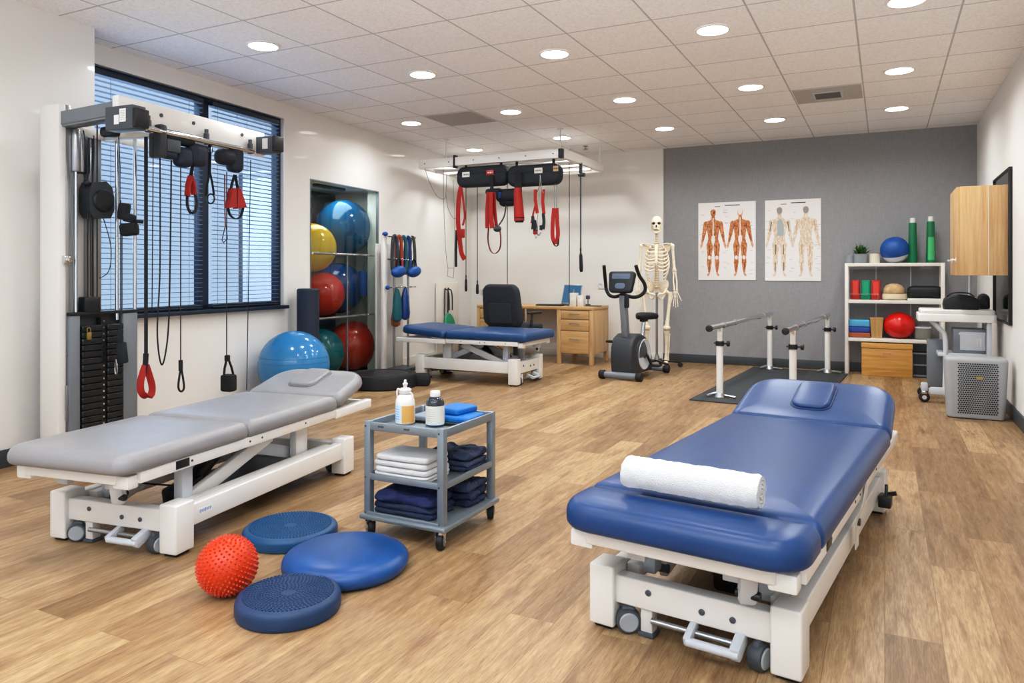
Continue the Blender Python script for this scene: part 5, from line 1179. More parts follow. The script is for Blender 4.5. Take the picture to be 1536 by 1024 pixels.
for s in (-1, 1):
    b = B(); b.tube([(s*.02, -.06, 1.40), (s*.07, -.065, 1.415), (s*.12, -.03, 1.425), (s*.165, .01, 1.42)], .0075, 8, sub=5); part('collar_bone', b, 'bone', sk)
    b = B(); b.add([(s*.16, .045, 1.425), (s*.07, .085, 1.40), (s*.085, .09, 1.26), (s*.15, .06, 1.36), (s*.16, .053, 1.425), (s*.07, .093, 1.40), (s*.085, .098, 1.26), (s*.15, .068, 1.36)], [(0, 1, 2, 3), (7, 6, 5, 4), (0, 4, 5, 1), (1, 5, 6, 2), (2, 6, 7, 3), (3, 7, 4, 0)]); b.bar((s*.08, .09, 1.39), (s*.17, .03, 1.43), .014, .014, .004); part('shoulder_blade', b, 'bone', sk)
    # arm
    sh = Vector((s*.178, .015, 1.40)); el = Vector((s*.2, .02, 1.115)); wr = Vector((s*.215, -.015, .885))
    b = B(); b.ball(sh, .024, 16, 10); b.tube([sh, sh.lerp(el, .12), sh.lerp(el, .5), sh.lerp(el, .88), el], [.022, .017, .014, .017, .023], 10); b.ball(el, .02, 14, 8, (1.35, .8, .8)); part('upper_arm_bone', b, 'bone', sk)
    for o in (-.012, .012):
        a_, z_ = el+Vector((o, 0, -.015)), wr+Vector((o*1.2, 0, 0)); b = B(); b.tube([a_, a_.lerp(z_, .1), a_.lerp(z_, .5)+Vector((o*.5, 0, 0)), a_.lerp(z_, .92), z_], [.014, .010, .008, .010, .013], 8); part('forearm_bone', b, 'bone', sk)
    b = B()
    for i in range(8): b.ball(wr+Vector((-.018+.012*(i % 4), 0, -.012-.012*(i//4))), .0085, 8, 6)
    hand = part('hand', b, 'bone', sk)
    for k in range(5):
        o = (k-2)*.0125; L = [.11, .15, .165, .155, .125][k]; bs = wr+Vector((o, 0, -.03))
        tip = bs+Vector((o*1.1+(s*-.0), -.02, -L)) if k not in ((4,) if s > 0 else (0,)) else bs+Vector((o*1.6, -.04, -.085))
        b = B(); nseg = 3 if L < .12 else 4; a_ = bs
        for j in range(nseg):
            c0, c1 = bs.lerp(tip, j/nseg), bs.lerp(tip, (j+1)/nseg); b.tube([c0, c0.lerp(c1, .2), c0.lerp(c1, .8), c1], [.0062, .0042, .0042, .006], 7)
        part('finger', b, 'bone', hand)
    # hip and leg
    b = B(); pts = []
    hx = s*.085
    b.ball((s*.082, .035, .935), .075, 20, 12, (.85, .32, 1.05), Matrix.Rotation(s*.35, 4, 'Y') @ Matrix.Rotation(-s*.7, 4, 'Z'))
    b.tube([(s*.105, -.01, .9), (s*.085, -.05, .855), (s*.02, -.06, .835), (s*.045, -.03, .79), (s*.075, .0, .8), (s*.1, .0, .86)], .012, 8, True, 4); part('hip_bone', b, 'bone', sk)
    hp = Vector((s*.115, -.005, .865)); gt = Vector((s*.155, .0, .85)); kn = Vector((s*.115, -.015, .455)); an = Vector((s*.105, .01, .085))
    b = B(); b.ball(hp, .025, 16, 10); b.tube([hp, gt], [.016, .02], 10); b.tube([gt+Vector((0, 0, .02)), gt.lerp(kn, .1), gt.lerp(kn, .5), gt.lerp(kn, .88), kn], [.025, .022, .018, .023, .034], 12); b.ball(kn+Vector((s*.016, 0, 0)), .026, 14, 8); b.ball(kn+Vector((-s*.018, 0, 0)), .026, 14, 8); part('thigh_bone', b, 'bone', sk)
    b = B(); b.cyl(kn+Vector((0, 0, -.032)), kn+Vector((0, 0, -.024)), .036, seg=18); part('knee_cartilage', b, 'cart_l', sk)
    b = B(); b.ball(kn+Vector((0, -.035, .0)), .02, 14, 8, (1, .55, 1.15)); part('knee_cap', b, 'bone', sk)
    kb = kn+Vector((0, 0, -.045)); b = B(); b.tube([kb+Vector((0, 0, .015)), kb.lerp(an, .1), kb.lerp(an, .5), kb.lerp(an, .92), an], [.035, .025, .016, .018, .024], 12); part('shin_bone', b, 'bone', sk)
    b = B(); f0, f1 = kb+Vector((s*.03, .012, -.02)), an+Vector((s*.024, .01, -.01)); b.tube([f0, f0.lerp(f1, .1), f0.lerp(f1, .9), f1], [.012, .009, .009, .012], 8); part('calf_bone', b, 'bone', sk)
    b = B(); b.ball(an+Vector((0, .03, -.04)), .024, 14, 8, (.9, 1.4, .9)); b.ball(an+Vector((0, -.01, -.028)), .026, 14, 8, (1, 1.2, .7))
    for k in range(5):
        o = (k-2)*.0135; b.tube([an+Vector((o*.6, -.03, -.04)), an+Vector((o*1.1, -.09, -.058)), an+Vector((o*1.3, -.155+abs(k-(1 if s > 0 else 3))*.008, -.068))], [.01, .0065, .007], 8)
    part('foot', b, 'bone', sk)
b = B(); b.add([(-.045, .04, .96), (.045, .04, .96), (.02, .06, .86), (-.02, .06, .86), (-.045, .055, .96), (.045, .055, .96), (.02, .075, .86), (-.02, .075, .86)], [(0, 1, 2, 3), (7, 6, 5, 4), (0, 4, 5, 1), (1, 5, 6, 2), (2, 6, 7, 3), (3, 7, 4, 0)]); part('sacrum', b, 'bone', sk)
# ------------------------------------------------------------------ posters on the grey wall
def capsule2(p0, p1, r0, r1, n=7):
    p0, p1 = Vector(p0), Vector(p1); d = (p1-p0); a = atan2(d.y, d.x); o = []
    for k in range(n+1):
        t = a+pi/2+pi*k/n; o.append((p0.x+r0*cos(t), p0.y+r0*sin(t)))
    for k in range(n+1):
        t = a-pi/2+pi*k/n; o.append((p1.x+r1*cos(t), p1.y+r1*sin(t)))
    return o
MP = Matrix(((1, 0, 0, 0), (0, 0, -1, 0), (0, 1, 0, 0), (0, 0, 0, 1)))   # flat drawing x, y -> wall x, z
def figure(cx, hgt, m_main, m_line, par, dark, mode):
    # standing front view, feet at y = 0
    h = hgt
    def X(x, y): return (cx+x*h*.88, y*h)
    b = B(); lev = [0]
    def cap(a, c, r0, r1):
        lev[0] += 1e-5; b.poly(capsule2(X(*a), X(*c), r0*h, r1*h), .0016, .0024+lev[0], MP)
    def shape(pts):
        lev[0] += 1e-5; b.poly([X(*p) for p in pts], .0016, .0024+lev[0], MP)
    shape([(-.03, .85), (-.05, .835), (-.125, .81), (-.135, .77), (-.105, .7), (-.09, .62), (-.082, .56), (-.1, .48), (-.09, .45), (.09, .45), (.1, .48), (.082, .56), (.09, .62), (.105, .7), (.135, .77), (.125, .81), (.05, .835), (.03, .85)])
    cap((0, .84), (0, .88), .028, .025); cap((0, .925), (0, .955), .036, .042)
    for s in (-1, 1):
        cap((s*.122, .785), (s*.152, .64), .034, .026); cap((s*.152, .64), (s*.185, .5), .027, .014)
        cap((s*.057, .46), (s*.062, .29), .05, .031); cap((s*.062, .27), (s*.065, .2), .03, .034); cap((s*.065, .2), (s*.066, .06), .034, .014)
    fg = part('printed_figure', b, m_main, par)
    b = B(); lev[0] = .0003
    for s in (-1, 1):
        cap((s*.187, .495), (s*.2, .45), .013, .018); cap((s*.2, .45), (s*.205, .42), .012, .007); cap((s*.067, .04), (s*.085, .012), .013, .016)
    part('hands_and_feet_print', b, 'pskin' if mode == 0 else 'pskin2', fg)
    b = B(); lev[0] = .0004
    for s in (-1, 1):
        if mode == 0: cap((s*.062, .28), (s*.062, .265), .022, .022)
    if mode == 0:
        cap((0, .86), (0, .56), .007, .009); shape([(-.025, .6), (-.032, .53), (0, .43), (.032, .53), (.025, .6)])
    if mode == 0: part('figure_detail', b, m_line, fg)
    if dark:
        b = B(); lev[0] = .0006
        for s in (-1, 1):
            if mode == 0:
                cap((s*.052, .735), (s*.09, .74), .006, .005); cap((s*.098, .77), (s*.105, .7), .005, .004); cap((s*.05, .44), (s*.015, .46), .004, .003); cap((s*.06, .45), (s*.06, .32), .004, .004); cap((s*.066, .19), (s*.066, .1), .005, .003)
                cap((s*.03, .68), (s*.03, .6), .003, .003); cap((s*.152, .62), (s*.175, .53), .004, .003)
            else:
                cap((s*.125, .78), (s*.15, .65), .008, .006); cap((s*.06, .45), (s*.06, .32), .011 if s < 0 else .006, .008); cap((s*.066, .19), (s*.066, .08), .008, .005)
        for q in (.935,): cap((.012, q), (.015, q+.02), .012, .014)
        part('shading_print', b, dark, fg)
    return fg
def poster(lab, x0, x1, y0, y1, kind):
    a, c = on_back((x0+x1)/2), None
    W = 0
    pa, pb = on_back(x0), on_back(x1); W = (pb-pa).length; Y = a.y
    Hh = ((y1-y0)/F)*Y; z = H+(HOR-(y0+y1)/2)*Y/F
    q = on_back((x0+x1)/2, .006); q.z = z-Hh/2
    t = thing('anatomy_poster', lab, 'poster', tuple(q), -A, 'anatomy posters on the grey wall')
    b = B()
    nx, ny = 12, 16; v = []; f = []
    for j in range(ny+1):
        for i in range(nx+1):
            xx, zz = -W/2+W*i/nx, Hh*j/ny; v.append((xx, -.0006, zz))
    for j in range(ny):
        for i in range(nx): f.append((j*(nx+1)+i, j*(nx+1)+i+1, (j+1)*(nx+1)+i+1, (j+1)*(nx+1)+i))
    b.box((0, .0005, Hh/2), (W, .004, Hh)); part('poster_sheet', b, 'paper', t)
    base = Hh*.055
    for k, s in ((0, -1), (1, 1)):
        cx = s*W*.235
        if kind == 0: fg = figure(cx, Hh*.86, 'mus', 'tend', t, mat('printed_dark_brown', '#6E3A1E', .7), 0)
        else: fg = figure(cx, Hh*.86, 'mus2', 'tend', t, 'shadef' if k == 0 else mat('printed_light_brown', '#C4A88E', .7), 1)
        fg.location = (0, 0, base)
        if kind == 0 and k == 1:
            b = B(); h = Hh*.86; b.poly(capsule2((cx, .93*h), (cx, .958*h), .029*h, .039*h), .0016, .0036, MP); part('pale_skull_cap', b, 'tend', fg)
        if kind == 1:
            b = B(); h = Hh*.86
            b.poly(capsule2((cx, .925*h), (cx, .955*h), .032*h, .037*h), .0016, .0031, MP)
            part('printed_head', b, 'pgrey', fg); b = B()
            if k == 0: b.poly([(cx+x*h, y*h) for x, y in ((-.03, .8), (.02, .83), (.06, .74), (.055, .58), (-.03, .58))], .0016, .0031, MP); part('printed_organs', b, 'organ', fg)
    b = B()
    b.box((-W*.16, -.0022, Hh*.945), (W*.1, .001, .006)); b.box((W*.1, -.0022, Hh*.958), (W*.26, .001, .010)); part('title_print', b, 'ink', t)
    b = B(); random.seed(5+kind)
    for k in range(34):
        side = random.choice((-.44, -.02, .0, .44)); b.box((W*side+random.uniform(-.02, .02), -.0022, Hh*random.uniform(.08, .9)), (W*random.uniform(.04, .08), .001, .0035))
    part('caption_print', b, 'inkfaint', t)
    for s in (-1, 1):
        b = B(); b.cyl((s*(W/2-.012), -.001, Hh-.012), (s*(W/2-.012), -.006, Hh-.012), .006, seg=10); part('pin', b, 'white2', t)
poster('anatomy poster of two orange-brown muscle figures, nearer the skeleton', 1047, 1133, 303, 420, 0)
poster('anatomy poster of two pale grey figures, nearer the shelf', 1147, 1231, 299, 421, 1)

# ------------------------------------------------------------------ parallel bars on their mat
p0 = Vector((1.80, 6.41, 0))
pb = thing('parallel_bars', 'chrome-railed walking parallel bars on white posts', 'parallel bars', (p0.x, p0.y, 0), -radians(30))
LB, WB = 2.18, .60
for x in (0, WB):
    b = B(); b.cyl((x, -.34, .625), (x, LB+.10, .625), .024, seg=22); r = part('hand_rail', b, 'chrome', pb)
    b = B(); b.cyl((x, -.355, .625), (x, -.335, .625), .0285, seg=22, bev=.006); b.cyl((x, -.338, .625), (x, -.33, .625), .0285, seg=22); part('end_cap', b, 'blackp', r)
    for y in (.12, .55, LB-.35):
        b = B(); b.cyl((x, y-.012, .625), (x, y+.012, .625), .028, seg=18); part('rail_collar', b, 'steel', r)
    for y in (0, LB):
        b = B(); b.cyl((x, y, .03), (x, y, .48), .029, seg=20); u = part('post', b, 'white', pb)
        b = B(); b.cyl((x, y, .45), (x, y, .605), .022, seg=18); b.box((x, y, .6), (.04, .06, .02), .004); part('inner_tube', b, 'white2', u)
        b = B(); b.cyl((x, y, .455), (x, y, .495), .036, seg=18); b.cyl((x+.03, y, .475), (x+.075, y, .475), .008, seg=10); b.cyl((x+.06, y, .475), (x+.085, y, .475), .024, seg=14, bev=.006); b.cyl((x-.03, y, .475), (x-.05, y, .475), .006, seg=8); part('height_clamp', b, 'blackp', u)
        b = B(); b.cyl((x, y, .012), (x, y, .045), .05, .034, seg=20); b.tube([(x-.1, y-.04, .02), (x-.06, y-.015, .035), (x, y, .05)], .012, 8, sub=4); b.tube([(x, y, .03), (x+.14, y-.02, .02)], .011, 8); part('foot', b, 'steel', u)
b = B(); b.box((WB/2, LB/2-.06, .005), (1.0, LB+.36, .01), .003)
xf(b, MW[pb.name]); solo('rubber_mat', b, 'mat_', 'long dark grey rubber mat under the parallel bars', 'mat', (p0.x, p0.y, 0), -radians(30), world=True)

# ------------------------------------------------------------------ shelf unit
so = Vector((3.565, 7.93, 0)); sw, sd, sh_ = .93, .27, 1.19
sh = thing('shelf_unit', 'cream open shelf unit against the grey wall in the corner', 'shelf', tuple(so), -A)
ms = MW[sh.name]
for x in (.018, sw-.018):
    for y in (.018, sd-.018):
        b = B(); b.box((x, y, (sh_-.0)/2), (.036, .036, sh_), .003); part('post', b, 'offw', sh)
SZ = dict(top=1.19, mid=.80, low=.395)
for nm, z in SZ.items():
    b = B(); b.box((sw/2, sd/2, z-.018), (sw-.002, sd-.002, .036), .003); part('shelf_board', b, 'offw', sh)
for x in (.3, .63):
    b = B(); b.box((x, sd-.012, .8), (.012, .008, .8)); part('back_wire', b, 'lgrey', sh)
b = B(); b.tube([(.05, .04, .86), (.05, -.005, .86), (.32, -.005, .86), (.32, .04, .86)], .004, 6); b.tube([(.05, .0, .801), (.05, .0, .86)], .003, 6); b.tube([(.32, .0, .801), (.32, .0, .86)], .003, 6); part('retaining_wire', b, 'steel', sh)
def SX(px, y):   # local x of photo column px at depth y into the shelf
    k = (px-CXP)/F; ox, oy = so.x+VX*y, so.y+VY*y; return (k*oy-ox)/(UX-k*UY)
def SP(px, y, z): return ms @ Vector((SX(px, y), y, z))
pxm = lambda n: n*7.75/F
zt = SZ['top']
t = thing('potted_plant', 'small bushy green plant in a grey pot on the shelf top', 'plant', tuple(SP(1291, .12, zt)), -A)
b = B(); b.lathe([(.062, 0), (.068, .01), (.07, .095), (.065, .1), (.062, .09), (.0, .085)], 28); part('pot', b, 'pot', t)
b = B(); b.lathe([(0, .088), (.063, .088)], 20, caps=False); part('soil', b, 'soil', t)
b = B(); random.seed(2)
for k in range(110):
    a = random.uniform(0, 2*pi); e = random.uniform(.1, 1.3); L = random.uniform(.07, .15); d = Vector((cos(a)*sin(e), sin(a)*sin(e), cos(e)*.95)); s0 = Vector((random.uniform(-.04, .04), random.uniform(-.04, .04), .09)); sd_ = d.cross(Vector((0, 0, 1))).normalized()*random.uniform(.006, .010) if abs(d.z) < .99 else Vector((.008, 0, 0))
    m1, tp = s0+d*L*.55+Vector((0, 0, .01)), s0+d*L+Vector((0, 0, -.01))
    b.add([s0-sd_*.4, s0+sd_*.4, m1+sd_, tp, m1-sd_], [(0, 1, 2, 4), (4, 2, 3)])
part('leaves', b, 'leaf', t)
b = B(); b.lathe([(.04, 0), (.046, .006), (.05, .085), (.046, .088), (.042, .08), (0, .078)], 24); solo('empty_pot', b, 'pot', 'small empty grey pot left of the green plant on the shelf top', 'pot', tuple(SP(1275, .15, zt)), -A)
b = B(); b.lathe([(.05, 0), (.052, .004), (.053, .1), (.049, .102), (.047, .09), (0, .088)], 28); t = thing('candle_pot', 'cream cup with a wooden lid between the plant and the blue ball', 'pot', tuple(SP(1312, .12, zt)), -A); part('cup', b, 'potw', t)
b = B(); b.lathe([(0, .102), (.053, .102), (.053, .108), (0, .108)], 24, caps=False); part('lid', b, 'hand', t)
t = thing('medicine_ball', 'blue and light grey ball on the shelf top', 'ball', tuple(SP(1342, .13, zt)), -A); r = pxm(20)
def ballcap(zlo, zhi, rr, m, nm):
    Mr = Matrix.Rotation(radians(14), 4, 'X') @ Matrix.Rotation(radians(-8), 4, 'Y')
    b = B(); prof = []
    for i in range(17):
        z = zlo+(zhi-zlo)*i/16; prof.append((sqrt(max(0, 1-z*z))*rr, z*rr))
    b.lathe(prof, 40, caps=False); xf(b, Matrix.Translation((0, 0, r)) @ Mr); part(nm, b, m, t)
ballcap(-.38, 1, r, 'blueband', 'upper_shell'); ballcap(-1, -.36, r*.995, 'lgrey', 'lower_shell')
for px, y0, lab, m2 in ((1369, 335, 'dark green roll standing on the shelf top next to the blue ball', None), (1396, 333, 'green roll with a light green label, rightmost on the shelf top', 'greenl')):
    q = SP(px, .12, zt); hh = (395-y0)*q.y/F; t = thing('resistance_band_roll', lab, 'roll', tuple(q), -A, 'green rolls on the shelf top')
    b = B(); b.lathe([(.043, 0), (.044, .01), (.036, hh-.005), (.034, hh)], 28); part('roll', b, 'green', t)
    b = B(); b.lathe([(.026, hh), (.026, hh+.05), (.022, hh+.052), (.0, hh+.052)], 20, caps=False); part('tube_end', b, 'white2', t)
    if m2:
        b = B(); b.lathe([(.0445, .03), (.0398, hh*.62)], 28, caps=False); b.f = [q for i, q in enumerate(b.f) if i % 28 in range(18, 25)]; part('label', b, m2, t)
    else:
        b = B(); b.box((-.02, .0, hh*.5), (.03, .05, hh*.98), .012); part('wrap_edge', b, 'green', t)
zt = SZ['mid']
for px, m, lab in ((1283, 'redp', 'red band pack at the left end behind the shelf wire'), (1299, 'greenp', 'green band pack between the two red ones on the shelf'), (1314, 'redp', 'red band pack right of the green one on the shelf')):
    t = thing('band_pack', lab, 'pack', tuple(SP(px, .1, zt)), -A, 'band packs on the middle shelf')
    b = B(); b.box((0, 0, .105), (.088, .06, .21), .008); part('pack_body', b, m, t)
    b = B(); b.box((0, -.031, .12), (.05, .002, .15), .0); part('pack_front', b, mat('pack_'+m, '#D8402E' if m == 'redp' else '#1D9A70', .35), t)
b = B(); b.lathe([(.1, 0), (.122, .012), (.125, .05), (.118, .066), (.0, .07)], 32); solo('shelf_dish', b, 'cream', 'shallow cream dish under the tan dome on the middle shelf', 'dish', tuple(SP(1342, .13, zt)), -A)
b = B(); b.lathe([(.1, 0), (.105, .01), (.1, .05), (.075, .085), (.03, .102), (0, .104)], 32); solo('tan_dome', b, 'tan', 'mottled tan dome-shaped cushion sitting in the cream dish', 'dome', tuple(SP(1341, .13, zt+.071)), -A)
b = B(); b.slab(rrect(.16, .1, .012), 0, .022, .003, .004); solo('folded_cloth', b, 'white2', 'flat white cloth under the black case on the middle shelf', 'cloth', tuple(SP(1387, .13, zt)), -A)
t = thing('equipment_case', 'long rounded black case on the middle shelf', 'case', tuple(SP(1387, .13, zt+.023)), -A)
b = B(); b.slab(rrect(.16, .09, .05, 7), 0, .125, .03, .045, .005); part('case_body', b, 'bag', t)
b = B(); o = rrect(.1612, .0912, .05, 7)(); b.tube([(x, y, .07) for x, y in o], .003, 6, closed=True); part('case_zip', b, 'char', t)
zt = SZ['low']
for k, (m, h, z, lab) in enumerate((('brick', .055, 0, 'terracotta foam block at the bottom of the block stack'), ('rblue', .058, .056, 'royal blue foam block in the middle of the block stack'), ('sblue', .075, .115, 'sky blue foam block on top of the block stack'))):
    b = B(); b.box((0, 0, h/2), (.215-.004*k, .14, h-.001), .012, seg=3); solo('foam_block', b, m, lab, 'foam block', tuple(SP(1289, .11, zt+z)), -A, 'foam blocks on the low shelf')
t = thing('wooden_block', 'tall tapered wooden block between the foam blocks and the red ball', 'block', tuple(SP(1315, .12, zt)), -A)
b = B(); b.add([(-.05, -.05, 0), (.05, -.05, 0), (.05, .05, 0), (-.05, .05, 0), (-.062, -.06, .2), (.062, -.06, .2), (.062, .06, .2), (-.062, .06, .2)], [(3, 2, 1, 0), (4, 5, 6, 7), (0, 1, 5, 4), (1, 2, 6, 5), (2, 3, 7, 6), (3, 0, 4, 7)]); part('block_body', b, 'hand', t)
b = B(); b.box((0, 0, .209), (.128, .124, .018), .003); part('block_cap', b, 'hand', t)
b = B(); r = pxm(21.5); t = thing('exercise_ball', 'small bright red ball on the low shelf', 'ball', tuple(SP(1349, .13, zt)), -A); b.ball((0, 0, r*.92), r, 36, 18, (1.03, 1, .92)); part('ball_shell', b, 'ballsred', t)
b = B(); b.lathe([(.0, 0), (.012, 0), (.01, .003), (0, .003)], 14, (r*.3, -r*.93, r*1.0), (.3, -.95, .05), caps=False); part('air_plug', b, 'redp', t)
b = B(); b.slab(rrect(.075, .08, .04), 0, .14, .02, .04); t = thing('storage_tub', 'greyish tub at the right end of the low shelf, half behind the white cart top', 'tub', tuple(SP(1384, .13, zt)), -A); part('tub_body', b, 'greyc', t)
b = B(); b.slab(rrect(.078, .083, .042), .115, .13, .003, .003); part('tub_rim', b, 'lgrey', t)
# bamboo box on the floor
q = FL(1330, 563); t = thing('bamboo_box', 'lidded bamboo box on the floor under the shelf', 'box', tuple(ms @ Vector((SX(1330, -.02), -.02+.13, 0))), -A)
b = B(); b.box((0, 0, .145), (.475, .25, .29), .004); part('box_body', b, 'bamboo', t)
b = B(); b.box((0, 0, .32), (.483, .258, .055), .004); part('box_lid', b, 'bamboo', t)
b = B(); b.box((0, -.126, .245), (.075, .004, .018), .001); part('hand_slot', b, 'hand', t)
q = ms @ Vector((SX(1384, .1), .1, 0)); t = thing('storage_crate', 'dark open crate on the floor at the right end under the shelf', 'crate', tuple(q), -A)
b = B(); b.box((0, .05, .13), (.2, .16, .26), .004); part('crate_body', b, mat('crate_dark', '#2B3038', .7), t)
b = B()
for z in (.02, .13, .25): b.box((0, -.032, z), (.205, .01, .018), .002)
for x in (-.095, .095): b.box((x, -.032, .13), (.018, .012, .26), .002)
part('crate_frame', b, 'mgrey', t)

# ------------------------------------------------------------------ wall cabinet, mirror, cart and air purifier at the right wall
def RWp(t, o, z=0.): x, y = rw(t, o); return Vector((x, y, z))
t_ = thing('wall_cabinet', 'light oak wall cabinet hung on the right wall above the white cart', 'wall cabinet', tuple(RWp(2.35, .0, 1.065)), -A)
# local: -x into the room, +y away from the camera
cw, cd, chh = .335, .62, .685
b = B(); b.box((-cw/2-.002, cd/2, chh/2), (cw, cd, chh), .003); part('cabinet_body', b, 'oakz', t_)
b = B(); b.box((-cw/2+.02, -.001, chh/2), (.004, .004, chh-.004)); part('panel_seam', b, 'white2', t_)
for k in range(2):
    b = B(); b.box((-cw-.012, cd*(.25+.5*k), chh/2), (.02, cd/2-.004, chh-.004), .002); d = part('door', b, 'oakz', t_)
    b = B(); y = cd*.5+(.04 if k else -.06)-.2*(1-k); b.cyl((-cw-.022, y, .12), (-cw-.055, y, .12), .006, seg=10); b.cyl((-cw-.055, y, .12), (-cw-.055, y-.06, .12), .008, seg=10); b.box((-cw-.024, y, .12), (.006, .035, .035), .002); part('door_handle', b, 'white2', d)
mt_ = thing('wall_mirror', 'tall dark-framed mirror on the right wall behind the oak cabinet', 'mirror', tuple(RWp(2.37, .0, .69)), -A)
b = B(); mh, ml = 1.19, .9
b.box((-.012, .0, mh/2), (.026, .03, mh), .003); b.box((-.012, ml, mh/2), (.024, .02, mh), .003); b.box((-.012, ml/2, mh-.008), (.022, ml, .016), .003); b.box((-.012, ml/2, .008), (.022, ml, .016), .003); part('mirror_frame', b, 'blackp', mt_)
b = B(); b.box((-.009, ml/2, mh/2), (.006, ml-.02, mh-.02)); part('mirror_glass', b, 'mirror', mt_)
# cart
co = Vector((3.40, 6.20, 0)); wv = .56
ct = thing('equipment_cart', 'white-topped wheeled cart with grey tubular frame beside the grey air purifier', 'cart', tuple(co), -A)
zz = .68
b = B(); b.slab(rrect(wv/2, .21, .03, 6, wv/2, .21), zz, zz+.065, .006, .01); tp = part('cart_top', b, 'white', ct)
b = B(); b.slab(rrect(wv/2-.012, .2, .035, 6, wv/2+.006, .21), zz+.065, zz+.1, .003, .012); part('top_pad', b, 'white2', tp)
b = B(); b.tube([(.10, .06, zz+.005), (.16, .06, zz-.06), (.2, .06, zz-.13), (.205, .06, .3), (.2, .06, .09)], .02, 10, sub=5); b.tube([(.1, .36, zz+.005), (.16, .36, zz-.06), (.2, .36, zz-.13), (.205, .36, .3), (.2, .36, .09)], .02, 10, sub=5); part('bent_leg', b, 'lgrey', ct)
for y in (.05, .37):
    b = B(); b.box((wv-.05, y, zz/2+.04), (.035, .035, zz-.08), .004); part('straight_leg', b, 'lgrey', ct)
    b = B(); b.box((wv/2+.03, y, .1), (wv-.12, .04, .06), .008); part('base_bar', b, 'lgrey', ct)
b = B(); b.box((.05, .05, .13), (.05, .05, .07), .01); b.box((.16, .05, .1), (.16, .035, .04), .006); part('caster_arm', b, 'lgrey', ct)
for x, y in ((.05, .05), (.05, .37), (wv-.05, .37), (wv-.05, .05)):
    b = B(); b.cyl((x, y-.02, .042), (x, y+.02, .042), .042, seg=24, bev=.008); w = part('caster', b, 'black', ct)
    b = B(); b.cyl((x, y-.022, .042), (x, y+.022, .042), .018, seg=16); b.box((x, y, .085), (.045, .055, .03), .008); part('hub_cap', b, 'chrome', w)
b = B(); b.box((wv/2+.06, .21, .405), (wv-.18, .32, .03), .004); part('lower_shelf', b, 'lgrey', ct)
b = B(); b.box((.15, .33, .3), (.14, .06, .42), .006); part('side_cover', b, 'mgrey', ct)
b = B(); b.cyl((wv*.72, .34, zz+.09), (wv*.72, .34, 1.062), .012, seg=14); part('mast', b, 'lgrey', ct)
mcx = MW[ct.name]
t = thing('instrument_box', 'grey instrument box on the lower shelf of the cart', 'box', tuple(mcx @ Vector((.38, .2, .421))), -A)
b = B(); b.box((0, 0, .1), (.24, .22, .2), .006); part('box_body', b, 'mgrey', t)
b = B(); b.box((.02, -.112, .1), (.18, .006, .15), .002); q = part('front_panel', b, 'lgrey', t)
b = B()
for x in (.05, .075): b.box((x, -.116, .09), (.012, .006, .07), .002)
b.cyl((-.07, -.112, .16), (-.07, -.122, .16), .01, seg=12); part('latch', b, 'white2', q)
t = thing('equipment_bag', 'rounded black bag on the white cart top', 'bag', tuple(mcx @ Vector((.32, .17, zz+.101))), -A)
b = B(); prof = [(-.125, 0), (-.13, .04), (-.12, .085), (-.07, .115), (.0, .125), (.07, .115), (.125, .085), (.13, .03), (.125, 0)]
b.slab(lambda i: [(x*(1-i*3), .06+(y-.06)*(1-i*6)) for x, y in prof], -.08, .08, .03, .03, 0, MP); part('bag_body', b, 'bag', t)
b = B(); b.tube([(-.1, -.0, .105), (-.05, 0, .135), (.05, 0, .135), (.1, 0, .105)], .006, 8, sub=5); part('bag_handle', b, 'black', t)
b = B(); b.slab(rrect(.045, .06, .04, 7, 0, .0), -.0, .13, .015, .05); t = thing('back_pad', 'small black curved pad behind the mast on the cart', 'pad', tuple(mcx @ Vector((.50, .34, zz+.101))), -A); part('pad', b, 'bag', t)
b = B(); b.box((0, -.05, .05), (.04, .02, .02), .004); part('pad_clip', b, 'char', t)
# air purifier
q = FL(1479, 628); t = thing('air_purifier', 'grey plastic air purifier with a perforated front on the floor by the right wall', 'air purifier', (q.x-.045, q.y+.06, 0), -radians(27))
bw, bh, bdp = .205, .455, .11
fn = lambda x, y, z: (x*(.90+.10*z/bh), y*(.9+.1*z/bh), z)
b = B(); b.slab(rrect(bw, bdp, .045, 8), .004, bh, .012, .03, .004, fn=fn); bdy = part('housing', b, 'bin', t)
b = B(); b.slab(rrect(bw*.88, bdp*.85, .04, 6), 0, .01, .002, .002); part('base_ring', b, 'black', t)
b = B()
for j in range(25):
    for i in range(17):
        z = .045+.365*j/24; x = (-.125+.24*i/16)+(.0065 if j % 2 else 0)+.012
        sc_ = .90+.10*z/bh; y = -bdp*(.9+.1*z/bh)-.0004
        b.lathe([(0, .0008), (.0066, .0008), (.0066, -.001)], 6, (x, y, z), (0, -1, 0), caps=False)
part('perforation', b, mat('purifier_hole', '#2E3338', .8), bdy)
b = B(); b.slab(rrect(.022, .009, .008, 5), 0, .004, .001, .001, 0, Matrix.Translation((.02, -bdp*.965, .31)) @ MP); part('badge', b, 'gold', bdy)

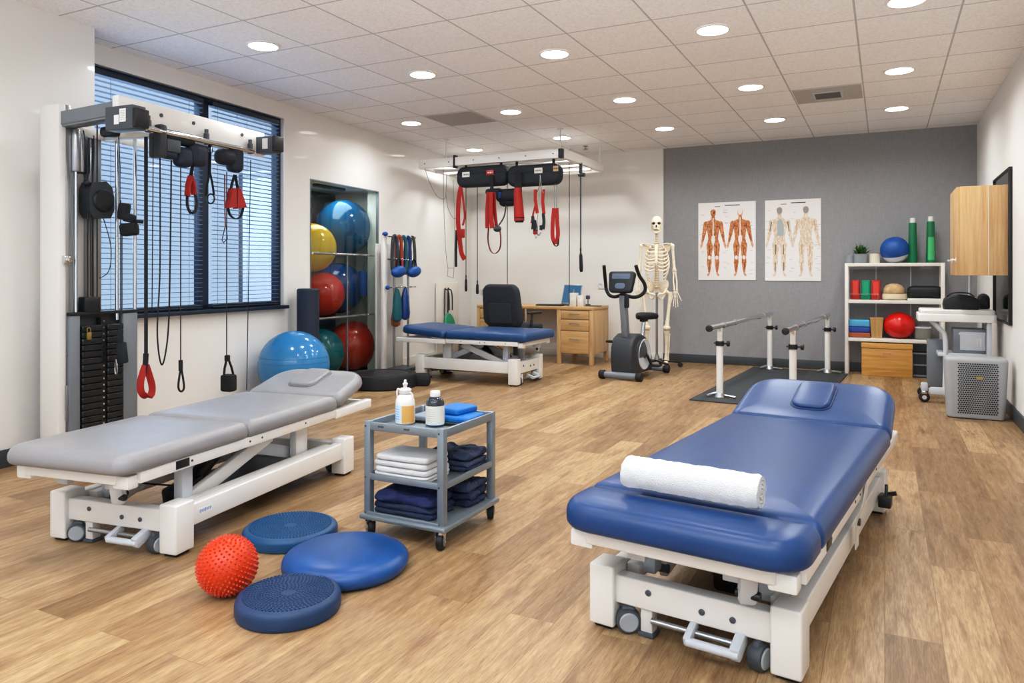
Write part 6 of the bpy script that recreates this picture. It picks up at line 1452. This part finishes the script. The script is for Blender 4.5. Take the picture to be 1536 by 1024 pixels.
# ------------------------------------------------------------------ light, world, camera
w = bpy.data.worlds.new('World'); SC.world = w; w.use_nodes = True
nt = w.node_tree; bg = nt.nodes['Background']; 
tc_ = nt.nodes.new('ShaderNodeTexCoord'); sp = nt.nodes.new('ShaderNodeSeparateXYZ'); rp = nt.nodes.new('ShaderNodeValToRGB')
nt.links.new(tc_.outputs['Generated'], sp.inputs[0]); nt.links.new(sp.outputs['Z'], rp.inputs[0])
e = rp.color_ramp.elements; e[0].position = 0.; e[0].color = (.83, .88, .93, 1); e[1].position = .45; e[1].color = (.90, .94, 1.0, 1)
nt.links.new(rp.outputs[0], bg.inputs[0]); bg.inputs[1].default_value = 1.3
# daylight coming in at the window
l = bpy.data.lights.new('daylight', 'AREA'); l.shape = 'RECTANGLE'; l.size = 2.9; l.size_y = 1.9; l.energy = 90; l.color = (.78, .89, 1.)
o = bpy.data.objects.new('daylight', l); COL.objects.link(o); o.location = Lw(-1.0, .55, 2.1)
dirv = Lw(1.2, .55, .9)-Lw(-1.0, .55, 2.1); o.rotation_euler = dirv.to_track_quat('-Z', 'Y').to_euler()

# added fill lights, unseen behind the camera, that brighten the ceiling
for x, y in ((-2.6, -1.6), (.2, -1.8)):
    l = bpy.data.lights.new('ceiling_fill', 'AREA'); l.shape = 'RECTANGLE'; l.size = 1.6; l.size_y = .7; l.energy = 110; l.spread = radians(95); l.color = (.95, .97, 1.)
    o = bpy.data.objects.new('ceiling_fill', l); COL.objects.link(o); o.location = (x, y, .5)
    o.rotation_euler = Vector((.2, .5, .84)).to_track_quat('-Z', 'Y').to_euler()

cam = bpy.data.cameras.new('camera'); cam.sensor_width = 36.; cam.lens = F/1536*36.; cam.shift_y = -(512-HOR)/1536.; cam.clip_start = .05
co_ = bpy.data.objects.new('camera', cam); COL.objects.link(co_); co_.location = (0, 0, H); co_.rotation_euler = (radians(90), 0, 0); SC.camera = co_
SC.view_settings.view_transform = 'Standard'
SC.view_settings.look = 'None'
SC.view_settings.use_white_balance = True; SC.view_settings.white_balance_temperature = 6050; SC.view_settings.white_balance_tint = 8
SC.view_settings.exposure = .07
SC.view_settings.use_curve_mapping = True
cm_ = SC.view_settings.curve_mapping; cc = cm_.curves[3]
cc.points.new(.06, .045); cc.points.new(.22, .205); cc.points.new(.62, .66); cm_.update()
SC.cycles.max_bounces = 8; SC.cycles.diffuse_bounces = 5; SC.cycles.transparent_max_bounces = 12
SC.cycles.sample_clamp_indirect = 6.
